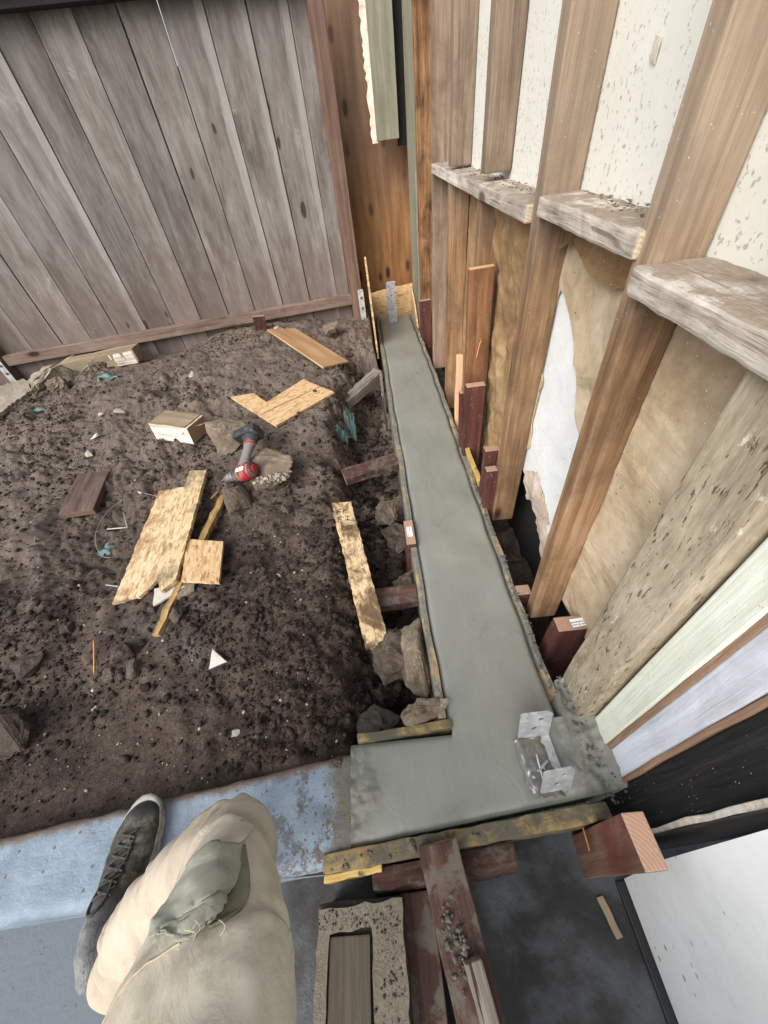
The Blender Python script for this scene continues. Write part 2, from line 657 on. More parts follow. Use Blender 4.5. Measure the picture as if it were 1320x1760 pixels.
def bits_obj(name, P, S, mat, seed, parent=None, flat=None, jit=.4):
    """many small angular lumps in one mesh; P centres, S sizes, all 'stuff'"""
    bm = bmesh.new()
    bmesh.ops.create_icosphere(bm, subdivisions=1, radius=1.0)
    V = np.array([v.co[:] for v in bm.verts])
    Fc = np.array([[v.index for v in f.verts] for f in bm.faces])
    bm.free()
    rng = np.random.default_rng(seed)
    n = len(P)
    vv = V[None] * (1 - jit + 2 * jit * rng.random((n, len(V), 1)))
    ang = rng.random(n) * 6.283
    c, s = np.cos(ang), np.sin(ang)
    sc = np.stack([0.7 + 0.8 * rng.random(n), 0.6 + 0.6 * rng.random(n), (0.5 + 0.5 * rng.random(n)) * (flat or 1.0)], -1)
    vv = vv * sc[:, None, :] * np.asarray(S)[:, None, None]
    x = vv[..., 0] * c[:, None] - vv[..., 1] * s[:, None]
    y = vv[..., 0] * s[:, None] + vv[..., 1] * c[:, None]
    vv = np.stack([x, y, vv[..., 2]], -1) + np.asarray(P)[:, None, :]
    ff = (Fc[None] + (np.arange(n) * len(V))[:, None, None]).reshape(-1, 3).astype(np.int32)
    me = bpy.data.meshes.new('mesh')
    me.vertices.add(n * len(V))
    me.vertices.foreach_set('co', vv.astype(np.float32).ravel())
    me.loops.add(ff.size)
    me.loops.foreach_set('vertex_index', ff.ravel())
    me.polygons.add(len(ff))
    me.polygons.foreach_set('loop_start', np.arange(0, ff.size, 3, dtype=np.int32))
    me.update(calc_edges=True)
    return link(name, me, mat, None, parent, 'stuff')


# ------------------------------------------------------------------ materials
def m_soil():
    b = MB('soil')
    p = b.obj()
    z = b.sep(p)[2]
    big = b.noise(p, 1.3, 4, 0.6, 0.5)
    mid = b.noise(p, 7, 6, 0.68, 0.3)
    fine = b.noise(p, 70, 8, 0.75)
    f = b.math('ADD', b.math('MULTIPLY', mid, 0.55), b.math('MULTIPLY', fine, 0.45))
    c = b.ramp(f, [(0.30, lin(36, 30, 26)), (0.45, lin(59, 49, 43)), (0.57, lin(86, 74, 65)), (0.71, lin(120, 107, 96))])
    # dusty paler, drier soil towards the fence; damp dark soil nearer the kerb
    y = b.sep(p)[1]
    yy = b.math('ADD', y, b.math('MULTIPLY', b.math('SUBTRACT', big, 0.5), 2.6))
    dry = b.mrange(yy, 0.35, 2.3)
    c = b.mix(b.math('MULTIPLY', dry, 0.85), c, b.ramp(f, [(0.3, lin(78, 67, 59)), (0.5, lin(114, 102, 92)), (0.7, lin(146, 133, 121))]))
    wet = b.mrange(b.noise(b.vm('ADD', p, (4, 2, 0)), 1.7, 5, 0.6, 0.8), 0.52, 0.68)
    c = b.mix(b.math('MULTIPLY', wet, 0.55), c, b.mix(1.0, c, (0.50, 0.46, 0.44, 1), 'MULTIPLY'))
    grey = b.mrange(b.noise(b.vm('ADD', p, (1.5, 7, 0)), 1.5, 6, 0.65, 0.6), 0.57, 0.70)
    c = b.mix(b.math('MULTIPLY', grey, 0.5), c, b.ramp(fine, [(0.3, lin(58, 57, 54)), (0.7, lin(112, 110, 104))]))
    speck = b.mrange(b.voro(p, 150), 0.10, 0.16, 1, 0)
    sm = b.mrange(b.noise(p, 24, 2), 0.56, 0.6)
    c = b.mix(b.math('MULTIPLY', speck, b.math('MULTIPLY', sm, 0.8)), c, lin(176, 164, 148))
    n = b.bump(b.noise(p, 55, 8, 0.72), 0.9, 0.016)
    n = b.bump(b.noise(p, 240, 4, 0.7), 0.6, 0.004, n)
    return b.out(c, b.mrange(wet, 0, 1, 0.95, 0.72), n, spec=0.25)


def m_clod():
    b = MB('clods')
    p = b.obj()
    f = b.noise(p, 30, 6, 0.7)
    c = b.ramp(f, [(0.3, lin(30, 25, 22)), (0.5, lin(50, 42, 37)), (0.7, lin(76, 66, 58))])
    y = b.sep(p)[1]
    c = b.mix(b.mrange(y, 1.6, 3.2, 0, 0.6), c, b.ramp(f, [(0.3, lin(70, 57, 48)), (0.7, lin(122, 106, 92))]))
    c = b.mix(b.mrange(b.noise(p, 5, 3), 0.6, 0.66), c, b.hsv(c, 0.5, 0.5, 1.25))
    return b.out(c, 0.95, b.bump(b.noise(p, 260, 5), 0.7, 0.004), spec=0.15)


def m_fresh_concrete():
    b = MB('fresh_concrete')
    p = b.obj()
    big = b.noise(p, 3.0, 5, 0.6, 0.7)
    mp = b.vm('MULTIPLY', p, (1.0, 0.35, 1.0))
    sweep = b.noise(mp, 9, 6, 0.62, 1.6)
    c = b.ramp(big, [(0.32, lin(119, 121, 113)), (0.50, lin(126, 128, 120)), (0.68, lin(134, 136, 127))])
    c = b.mix(b.mrange(sweep, 0.5, 0.72, 0, 0.22), c, lin(146, 148, 138))
    x, y, z = b.sep(p)
    # coarse, less worked paste by the bracket corner and along the forms
    wob = b.math('MULTIPLY', b.math('SUBTRACT', b.noise(p, 8, 5), 0.5), 0.16)
    corner = b.math('MULTIPLY', b.mrange(b.math('ADD', x, wob), 0.36, 0.43), b.mrange(b.math('ADD', y, wob), 0.44, 0.30))
    seam = b.mrange(b.math('ADD', x, wob), -0.10, -0.18)
    cr = b.math('MAXIMUM', corner, seam)
    coarse = b.noise(p, 60, 7, 0.75)
    c = b.mix(b.math('MULTIPLY', cr, 0.7), c, b.ramp(coarse, [(0.3, lin(84, 84, 76)), (0.7, lin(124, 125, 114))]))
    dn = b.mrange(b.noise(p, 30, 5, 0.6), 0.66, 0.72)
    c = b.mix(b.math('MULTIPLY', dn, 0.12), c, lin(92, 92, 84))
    h = b.math('ADD', b.math('MULTIPLY', sweep, 0.8), b.math('MULTIPLY', b.math('MULTIPLY', coarse, cr), 1.4))
    n = b.bump(h, 0.24, 0.010)
    arc = b.noise(b.vm('MULTIPLY', p, (3.0, 1.6, 1)), 2.2, 3, 0.5, 1.6)
    ridge = b.mrange(b.math('ABSOLUTE', b.math('SUBTRACT', arc, 0.5)), 0.0, 0.012, 1, 0)
    ridge = b.math('MULTIPLY', ridge, b.mrange(b.noise(b.vm('ADD', p, (5, 5, 0)), 4.5, 3), 0.48, 0.60))
    n = b.bump(ridge, 0.14, 0.004, n)
    c = b.mix(b.math('MULTIPLY', ridge, 0.10), c, lin(168, 170, 160))
    n = b.bump(b.noise(p, 260, 3), 0.06, 0.002, n)
    rgh = b.math('ADD', b.mrange(big, 0.35, 0.65, 0.27, 0.42), b.math('MULTIPLY', cr, 0.3))
    return b.out(c, rgh, n, spec=0.5)


def m_mortar(name='mortar', a=(84, 82, 74), k=(58, 56, 50), l=(128, 125, 114)):
    b = MB(name)
    p = b.obj()
    f = b.math('ADD', b.math('MULTIPLY', b.noise(p, 26, 7, 0.7), 0.6), b.math('MULTIPLY', b.noise(p, 150, 5, 0.7), 0.4))
    c = b.ramp(f, [(0.3, lin(*k)), (0.5, lin(*a)), (0.68, lin(*l))])
    return b.out(c, 0.72, b.bump(f, 0.7, 0.012), spec=0.35)


def m_form_edge():
    b = MB('cement_smeared_form_edge')
    p = b.obj()
    f = b.math('ADD', b.math('MULTIPLY', b.noise(p, 26, 7, 0.7), 0.6), b.math('MULTIPLY', b.noise(p, 150, 5, 0.7), 0.4))
    c = b.ramp(f, [(0.3, lin(84, 83, 74)), (0.5, lin(112, 112, 102)), (0.68, lin(142, 140, 128))])
    w = b.mrange(b.noise(b.vm('MULTIPLY', p, (1, .4, 1)), 17, 7, 0.7), 0.52, 0.58)
    c = b.mix(b.math('MULTIPLY', w, .75), c, b.mix(b.noise(b.vm('MULTIPLY', p, (120, 10, 120)), 1.0, 3), lin(132, 106, 72), lin(196, 170, 126)))
    return b.out(c, 0.72, b.bump(f, 0.7, 0.012), spec=0.35)


def m_old_concrete(name, a, k, l):
    b = MB(name)
    p = b.vm('ADD', b.obj(), b.vm('SCALE', (7.3, 5.1, 9.7), b.rand()))
    f = b.math('ADD', b.math('MULTIPLY', b.noise(p, 12, 7, 0.7, 0.4), 0.6), b.math('MULTIPLY', b.noise(p, 120, 5, 0.75), 0.4))
    c = b.ramp(f, [(0.32, lin(*k)), (0.5, lin(*a)), (0.68, lin(*l))])
    agg = b.mrange(b.voro(p, 90), 0.14, 0.22, 1, 0)
    c = b.mix(b.math('MULTIPLY', agg, b.mrange(b.noise(p, 9, 3), 0.5, 0.65)), c, lin(l[0] + 20, l[1] + 20, l[2] + 18))
    return b.out(c, 0.92, b.bump(f, 0.9, 0.01), spec=0.2)


def m_curb():
    b = MB('blue_paint_on_concrete')
    p = b.obj()
    x, y, z = b.sep(p)
    f = b.noise(p, 9, 6, 0.65, 0.3)
    fine = b.noise(p, 90, 6, 0.7)
    c = b.ramp(f, [(0.3, lin(102, 114, 126)), (0.5, lin(121, 136, 149)), (0.7, lin(139, 152, 163))])
    scr = b.noise(b.vm('MULTIPLY', p, (1, 2.2, 1)), 34, 7, 0.72, 0.6)
    c = b.mix(b.mrange(scr, 0.60, 0.70, 0, 0.45), c, lin(172, 186, 197))
    c = b.mix(b.mrange(b.noise(p, 5, 7, 0.72), 0.52, 0.68, 0, 0.45), c, lin(108, 120, 132))
    # spots of mud, thick beside the new pour
    spot = b.voro(b.vm('ADD', p, b.vm('SCALE', b.node('ShaderNodeTexNoise').outputs['Color'], 0.03)), 62)
    spot2 = b.voro(b.vm('ADD', p, (3, 1, 2)), 27)
    near = b.mrange(x, -0.62, -0.22)
    m1 = b.mrange(b.noise(p, 13, 5, 0.65), 0.47, 0.57)
    mud = b.math('MULTIPLY', b.math('MULTIPLY', m1, near), b.mrange(b.noise(p, 75, 6, 0.75, 0.5), 0.44, 0.52))
    mud = b.math('MAXIMUM', mud, b.math('MULTIPLY', b.mrange(spot, 0.16, 0.24, 1, 0), b.math('MULTIPLY', near, b.mrange(b.noise(p, 17, 3), 0.4, 0.5))))
    mud = b.math('MAXIMUM', mud, b.math('MULTIPLY', b.mrange(spot2, 0.09, 0.13, 1, 0), 0.8))
    c = b.mix(mud, c, b.mix(fine, lin(62, 54, 50), lin(96, 84, 76)))
    # soil smeared over the back arris
    we = b.math('ADD', b.math('SUBTRACT', y, b.math('MULTIPLY', b.math('ADD', x, 0.2), 0.116)), b.math('MULTIPLY', b.math('SUBTRACT', b.noise(p, 22, 7, 0.7), 0.5), 0.05))
    c = b.mix(b.mrange(we, 0.240, 0.262), c, b.mix(fine, lin(74, 62, 54), lin(122, 107, 95)))
    # grey cement haze against the joint
    jx = b.math('ADD', x, b.math('MULTIPLY', b.math('SUBTRACT', b.noise(p, 16, 6, 0.7), 0.5), 0.10))
    c = b.mix(b.mrange(jx, -0.27, -0.225), c, b.mix(fine, lin(78, 76, 68), lin(116, 113, 102)))
    n = b.bump(b.math('ADD', fine, b.math('MULTIPLY', scr, 0.8)), 0.5, 0.006)
    return b.out(c, 0.62, n, spec=0.4)


def m_floor():
    b = MB('wet_floor')
    p = b.pos()
    x = b.sep(p)[0]
    f = b.noise(p, 4.2, 7, 0.62, 0.2)
    left = b.mix(b.noise(p, 4, 6, 0.6), lin(84, 93, 100), lin(94, 103, 110))
    c = b.ramp(f, [(0.40, lin(28, 28, 27)), (0.47, lin(42, 42, 42)), (0.56, lin(66, 70, 72)), (0.70, lin(92, 98, 101))])
    c = b.mix(b.mrange(x, -0.36, -0.48), c, left)
    grit = b.mrange(b.noise(p, 110, 6, 0.75), 0.60, 0.66)
    c = b.mix(b.math('MULTIPLY', grit, 0.6), c, lin(34, 30, 28))
    sp = b.mrange(b.voro(p, 48), 0.08, 0.12, 1, 0)
    c = b.mix(b.math('MULTIPLY', sp, 0.7), c, lin(30, 27, 26))
    r = b.math('MAXIMUM', b.mrange(f, 0.42, 0.62, 0.62, 0.24), b.mrange(x, -0.34, -0.46, 0, 0.6))
    return b.out(c, r, b.bump(b.noise(p, 60, 6, 0.7), 0.25, 0.006), spec=0.5)


def m_white_board():
    b = MB('mildewed_white_panel')
    p = b.obj()
    x, y, z = b.sep(p)
    base = b.ramp(b.noise(p, 3, 5, 0.6), [(0.3, lin(204, 209, 205)), (0.6, lin(219, 223, 219)), (0.8, lin(212, 210, 198))])
    st = b.vm('MULTIPLY', p, (1, 0.75, 1.3))
    v = b.voro(b.vm('ADD', st, b.vm('SCALE', b.node('ShaderNodeTexNoise').outputs['Color'], 0.02)), 150)
    zz = b.math('ADD', z, b.math('MULTIPLY', b.math('SUBTRACT', b.noise(p, 5, 5), 0.5), 0.5))
    band = b.math('MULTIPLY', b.mrange(zz, 1.50, 1.34), 1.0)
    dens = b.mrange(b.noise(p, 20, 6, 0.72), 0.42, 0.54)
    dots = b.math('MULTIPLY', b.math('MULTIPLY', b.mrange(b.noise(st, 105, 3, 0.6), 0.585, 0.635), dens), band)
    c = b.mix(b.math('MULTIPLY', dots, 0.8), base, lin(112, 108, 98))
    v2 = b.mrange(b.voro(b.vm('MULTIPLY', p, (1, 1, 0.35)), 30), 0.07, 0.11, 1, 0)
    c = b.mix(b.math('MULTIPLY', b.math('MULTIPLY', v2, band), 0.6), c, lin(96, 90, 82))
    low = b.mrange(zz, 1.22, 1.06)
    c = b.mix(b.math('MULTIPLY', low, 0.4), c, lin(196, 188, 168))
    return b.out(c, 0.75, b.bump(b.noise(p, 90, 5), 0.12, 0.003), spec=0.25)


def m_kraft(name='tan_building_paper', a=(182, 165, 138), k=(152, 131, 102), l=(206, 193, 170)):
    b = MB(name)
    p = b.obj()
    big = b.noise(p, 4, 5, 0.6, 0.4)
    f = b.noise(p, 22, 7, 0.7)
    c = b.ramp(b.math('ADD', b.math('MULTIPLY', big, 0.6), b.math('MULTIPLY', f, 0.4)), [(0.32, lin(*k)), (0.5, lin(*a)), (0.68, lin(*l))])
    sp = b.math('MULTIPLY', b.mrange(b.voro(b.vm('MULTIPLY', p, (1, 1.6, 0.8)), 34), 0.08, 0.17, 1, 0), b.mrange(b.noise(p, 9, 4), 0.5, 0.58))
    c = b.mix(b.math('MULTIPLY', sp, 0.8), c, lin(92, 74, 56))
    sp2 = b.math('MULTIPLY', b.mrange(b.voro(p, 70), 0.07, 0.12, 1, 0), b.mrange(b.noise(p, 15, 3), 0.5, 0.58))
    c = b.mix(sp2, c, lin(226, 218, 204))
    c = b.mix(b.mrange(b.noise(p, 2.3, 6, 0.7, 1.0), 0.56, 0.7, 0, 0.5), c, lin(122, 100, 74))
    return b.out(c, 0.85, b.bump(b.math('ADD', f, b.math('MULTIPLY', big, 2)), 0.35, 0.008), spec=0.2)


def m_paint(name, a, k, l, rough=0.6, scale=8, spots=None, spot_scale=40, spot_d=0.1, stretch=(1, 1, 1), bstr=0.2, spots2=None):
    b = MB(name)
    p = b.vm('MULTIPLY', b.obj(), stretch)
    f = b.math('ADD', b.math('MULTIPLY', b.noise(p, scale, 6, 0.65, 0.3), 0.65), b.math('MULTIPLY', b.noise(p, scale * 11, 5, 0.7), 0.35))
    c = b.ramp(f, [(0.32, lin(*k)), (0.5, lin(*a)), (0.68, lin(*l))])
    if spots:
        s = b.math('MULTIPLY', b.mrange(b.voro(p, spot_scale), spot_d, spot_d + 0.05, 1, 0), b.mrange(b.noise(p, spot_scale / 6, 3), 0.45, 0.55))
        c = b.mix(b.math('MULTIPLY', s, 0.8), c, lin(*spots))
    if spots2:
        c = b.mix(b.mrange(b.noise(p, 26, 7, 0.72, 0.4), 0.60, 0.66), c, lin(*spots2))
    return b.out(c, rough, b.bump(f, bstr, 0.006), spec=0.35)


def m_plain(name, c, rough=0.6, metal=0.0, var=0.25, scale=40, spec=0.4, bstr=0.1, dust=None):
    b = MB(name)
    p = b.obj()
    f = b.noise(p, scale, 5, 0.65)
    cc = b.mix(f, [x * (1 - var) for x in lin(*c)[:3]], [min(1, x * (1 + var)) for x in lin(*c)[:3]])
    if dust:
        cc = b.mix(b.mrange(b.noise(p, scale * .6, 6, 0.7), 0.48, 0.66, 0, 0.8), cc, lin(*dust))
    return b.out(cc, rough, b.bump(f, bstr, 0.003), metal=metal, spec=spec)


def m_zinc(name='galvanised_steel', rough=0.32, spots=False):
    b = MB(name)
    p = b.obj()
    v = b.voro(p, 60, out='Color')
    g = b.sep(v)[0]
    f = b.noise(p, 30, 5, 0.6)
    c = b.ramp(b.math('ADD', b.math('MULTIPLY', g, 0.5), b.math('MULTIPLY', f, 0.5)), [(0.25, lin(172, 176, 178)), (0.75, lin(204, 208, 210))])
    r = b.math('ADD', rough, b.math('MULTIPLY', g, 0.08))
    m = 0.35
    if spots:
        s = b.mrange(b.noise(p, 22, 7, 0.7), 0.55, 0.62)
        c = b.mix(s, c, lin(150, 146, 134))
        m = b.mrange(s, 0, 1, 0.35, 0.0)
    return b.out(c, r, b.bump(f, 0.12, 0.002), metal=m, spec=0.5)


def m_fabric(name, a, k, l, dirt=None, pink=None):
    b = MB(name)
    p = b.obj()
    f = b.noise(p, 7, 5, 0.6, 0.4)
    c = b.ramp(f, [(0.3, lin(*k)), (0.5, lin(*a)), (0.7, lin(*l))])
    wv = b.node('ShaderNodeTexWave', wave_type='BANDS', bands_direction='DIAGONAL')
    b.put(wv.inputs['Vector'], p)
    wv.inputs['Scale'].default_value = 420
    wv.inputs['Distortion'].default_value = 2.0
    th = b.noise(p, 900, 2)
    c = b.mix(b.math('MULTIPLY', th, 0.22), c, b.mix(1.0, c, (0.72, 0.70, 0.66, 1), 'MULTIPLY'))
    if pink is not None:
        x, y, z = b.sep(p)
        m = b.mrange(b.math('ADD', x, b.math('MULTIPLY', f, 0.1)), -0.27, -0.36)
        c = b.mix(b.math('MULTIPLY', m, 0.5), c, lin(*pink))  # pinkish light on the shin, mixed into the cloth colour
    if dirt is not None:
        d = b.mrange(b.noise(p, 16, 7, 0.72, 0.4), 0.56, 0.7, 0, 0.6)
        c = b.mix(d, c, lin(*dirt))
        d2 = b.mrange(b.noise(p, 6, 8, 0.75, 0.6), 0.50, 0.66, 0, 0.6)
        c = b.mix(d2, c, b.mix(1.0, c, (0.66, 0.62, 0.57, 1), 'MULTIPLY'))
    n = b.bump(th, 0.10, 0.0010)
    n = b.bump(b.noise(p, 26, 5, 0.55, 1.0), 0.35, 0.007, n)
    return b.out(c, 0.9, n, spec=0.15)


def m_boot():
    b = MB('scuffed_boot_leather')
    p = b.obj()
    f = b.noise(p, 26, 7, 0.7, 0.5)
    c = b.ramp(f, [(0.34, lin(34, 34, 33)), (0.48, lin(66, 65, 57)), (0.60, lin(98, 96, 83)), (0.70, lin(134, 131, 116))])
    x, y, z = b.sep(p)
    toe = b.mrange(b.math('ADD', y, b.math('MULTIPLY', b.math('SUBTRACT', f, 0.5), 0.06)), 0.165, 0.185)
    c = b.mix(b.math('MULTIPLY', toe, 0.8), c, lin(34, 36, 40))
    heel = b.mrange(b.math('ADD', y, b.math('MULTIPLY', b.math('SUBTRACT', f, 0.5), 0.1)), 0.04, -0.01)
    c = b.mix(b.math('MULTIPLY', heel, 0.7), c, b.mix(f, lin(92, 96, 102), lin(150, 152, 150)))
    cr = b.noise(b.vm('MULTIPLY', p, (60, 20, 40)), 1.0, 4, 0.6, 1.2)
    c = b.mix(b.mrange(b.math('ABSOLUTE', b.math('SUBTRACT', cr, 0.5)), 0.0, 0.018, 0.7, 0), c, lin(30, 29, 27))
    return b.out(c, 0.7, b.bump(b.math('ADD', f, cr), 0.5, 0.005), spec=0.3)


def m_label():
    b = MB('printed_lumber_label')
    p = b.obj()
    x, y, z = b.sep(p)
    bars = b.noise(b.vm('MULTIPLY', p, (420, 0, 0)), 1.0, 1)
    row = b.math('MULTIPLY', b.mrange(y, -0.009, -0.0085), b.mrange(y, -0.0045, -0.004, 1, 0))
    m1 = b.math('MULTIPLY', b.math('GREATER_THAN', bars, 0.5), row)
    txt = b.noise(b.vm('MULTIPLY', p, (330, 260, 0)), 1.0, 1)
    row2 = b.math('MULTIPLY', b.mrange(y, -0.001, -0.0005), b.mrange(y, 0.004, 0.0045, 1, 0))
    side = b.mrange(x, 0.012, 0.0125, 1, 0)
    m2 = b.math('MULTIPLY', b.math('MULTIPLY', b.math('GREATER_THAN', txt, 0.5), row2), side)
    c = b.mix(b.math('MAXIMUM', m1, m2), lin(232, 234, 234), lin(40, 40, 42))
    return b.out(c, 0.45)


M = {}
M['soil'] = m_soil()
M['clod'] = m_clod()
M['fresh'] = m_fresh_concrete()
M['mortar'] = m_mortar()
M['mud_dark'] = m_mortar('wet_mud', (58, 54, 48), (38, 34, 30), (92, 88, 80))
M['rubble'] = m_old_concrete('old_concrete', (112, 100, 86), (70, 60, 51), (150, 138, 122))
M['rubble_dark'] = m_old_concrete('dirty_concrete', (86, 76, 66), (50, 43, 38), (122, 110, 98))
M['rubble_pale'] = m_old_concrete('pale_concrete', (148, 138, 124), (104, 94, 82), (182, 174, 160))
M['stone'] = m_old_concrete('field_stone', (76, 67, 60), (46, 39, 35), (106, 96, 87))
M['curb'] = m_curb()
M['floor'] = m_floor()
M['whitepanel'] = m_white_board()
M['kraft'] = m_kraft()
M['kraft_dk'] = m_kraft('brown_building_paper', (140, 114, 82), (100, 78, 54), (170, 146, 112))
M['pinkpaper'] = m_kraft('torn_paper_backing', (176, 160, 146), (130, 112, 98), (206, 194, 182))
M['gypsum'] = m_paint('bare_white_gypsum', (214, 217, 217), (198, 200, 198), (226, 229, 229), 0.8, 6, (110, 108, 104), 34, 0.05)
M['dark'] = m_plain('tar_paper_and_shade_black', (34, 33, 32), 0.85, var=0.3)  # also colours the fence's shadow band and the light-blocking sheet
def m_fence():
    b = MB('weathered_fence')
    r = b.rand()
    p = b.vm('ADD', b.obj(), b.vm('SCALE', (7.3, 5.1, 9.7), r))
    x, y, z = b.sep(b.obj())
    nodes = b.node('ShaderNodeTexNoise')
    soft = b.noise(b.vm('MULTIPLY', p, (1.6, 7, 7)), 1.0, 5, 0.6, 0.6)
    grain = b.noise(b.vm('MULTIPLY', p, (3.5, 110, 110)), 1.0, 4, 0.65, 0.2)
    weath = b.noise(b.vm('MULTIPLY', p, (5, 16, 16)), 1.0, 6, 0.7, 0.3)
    f = b.math('ADD', b.math('ADD', b.math('MULTIPLY', soft, 0.45), b.math('MULTIPLY', grain, 0.20)), b.math('MULTIPLY', weath, 0.35))
    c = b.ramp(f, [(0.33, lin(74, 68, 64)), (0.45, lin(107, 101, 96)), (0.56, lin(131, 126, 121)), (0.70, lin(160, 156, 151))])
    # a cleaner, paler strip along one side of a board, where its neighbour used to cover it
    yy = b.math('ADD', y, b.math('MULTIPLY', b.math('SUBTRACT', soft, 0.5), 0.12))
    band = b.math('MULTIPLY', b.mrange(yy, -0.060, -0.085), b.mrange(b.math('FRACT', b.math('MULTIPLY', r, 7.7)), 0.55, 0.85))
    c = b.mix(b.math('MULTIPLY', band, 0.5), c, lin(174, 171, 166))
    ck = b.noise(b.vm('MULTIPLY', p, (2.6, 85, 85)), 1.0, 3, 0.55, 0.3)
    c = b.mix(b.mrange(ck, 0.33, 0.27, 0, 0.7), c, lin(62, 54, 50))
    # browner towards the ground, greyer higher up
    wz = b.math('ADD', b.sep(b.pos())[2], b.math('MULTIPLY', b.math('SUBTRACT', weath, 0.5), 1.2))
    c = b.mix(b.mrange(wz, 0.95, 0.35, 0, 0.55), c, lin(106, 90, 82))
    # knots, irregular and few
    kp = b.vm('ADD', b.vm('MULTIPLY', p, (2.3, 6.5, 6.5)), b.vm('SCALE', nodes.outputs['Color'], 0.12))
    vn = b.node('ShaderNodeTexVoronoi')
    b.put(vn.inputs['Vector'], kp)
    vn.inputs['Scale'].default_value = 1.0
    g = b.sep(vn.outputs['Color'])
    on = b.mrange(g[0], 0.34, 0.36)
    size = b.math('ADD', b.math('MULTIPLY', g[1], 0.09), 0.035)
    d = b.math('SUBTRACT', vn.outputs['Distance'], size)
    c = b.mix(b.math('MULTIPLY', b.mrange(d, 0.16, -0.02, 0, 0.45), on), c, lin(104, 92, 86))
    c = b.mix(b.math('MULTIPLY', b.mrange(d, 0.02, -0.015), on), c, lin(70, 56, 50))
    c = b.mix(b.math('MULTIPLY', b.mrange(b.noise(p, 3.5, 8, 0.75, 0.8), 0.60, 0.70), 0.35), c, lin(178, 174, 170))
    c = b.hsv(c, 0.5, 1.0, b.math('ADD', b.math('MULTIPLY', r, 0.34), 0.80))
    n = b.bump(b.math('ADD', b.math('MULTIPLY', grain, 0.6), weath), 0.4, 0.006)
    return b.out(c, 0.85, n, spec=0.25)


M['fence'] = m_fence()
M['rail'] = wood('dusty_redwood_rail', lin(88, 70, 62), lin(120, 101, 91), lin(146, 128, 117), rough=0.9, stain=lin(140, 126, 114), stain_amt=0.6, stain_scale=8, vary=0.1)
M['post'] = wood('redwood_post', lin(84, 64, 54), lin(114, 92, 80), lin(136, 114, 102), rough=0.85, vary=0.1, knots=False)
M['ply_orange'] = wood('orange_plywood', lin(98, 66, 40), lin(150, 108, 68), lin(184, 144, 100), rough=0.7, bands=0.5, streak=0.5, knots=True, vary=0.0,
                       zgrad=(0.75, 1.5, lin(108, 86, 66), False), stain=lin(130, 82, 42), stain_amt=0.5, stain_scale=3)
M['ply_scrap'] = wood('plywood_offcut', lin(146, 112, 78), lin(180, 144, 106), lin(200, 168, 132), rough=0.8, bands=0.4, streak=0.6, knots=False, vary=0.0, stain=lin(150, 122, 92), stain_amt=0.4)
M['stud'] = wood('old_fir_stud', lin(88, 64, 43), lin(142, 112, 82), lin(176, 150, 120), end=lin(170, 140, 104), rough=0.75, stain=lin(92, 70, 52), stain_amt=0.75, warpk=.5,
                 stain_scale=6, zgrad=(0.95, 1.35, lin(152, 140, 120), False), spk=lin(206, 196, 180), spk_d=0.05, vary=0.22)
M['stud_grey'] = wood('grey_fir_stud', lin(94, 78, 64), lin(136, 119, 102), lin(168, 153, 136), end=lin(170, 150, 124), rough=0.8, warpk=.5, stain=lin(90, 74, 60), stain_amt=0.65, vary=0.2,
                      zgrad=(0.6, 0.2, lin(128, 84, 54), False))
M['stud_edge'] = M['stud']
M['stud_rough'] = wood('bark_edged_stud', lin(84, 56, 34), lin(140, 104, 72), lin(184, 150, 116), rough=0.85, stain=lin(70, 46, 30), stain_amt=0.85, stain_scale=9, vary=0.1)
M['block'] = wood('whitewashed_blocking', lin(140, 128, 114), lin(196, 189, 178), lin(230, 227, 219), end=lin(196, 180, 156), rough=0.85, crack=0.55, stain=lin(122, 106, 88),
                  stain_amt=0.7, stain_scale=7, mud=lin(128, 112, 94), mud_lo=0.63, mud_hi=0.70, vary=0.12, bstr=0.8)
dusty_top(M['block'], (136, 122, 106), 0.40)
M['green'] = wood('greenish_paint_on_board', lin(112, 111, 94), lin(138, 136, 118), lin(156, 154, 137), rough=0.7, knots=False, vary=0.08, stain=lin(110, 106, 88), stain_amt=0.5, streak=0.5)
M['torn'] = m_paint('torn_fibre', (226, 214, 196), (178, 150, 124), (246, 240, 230), 0.9, 24, bstr=0.8)
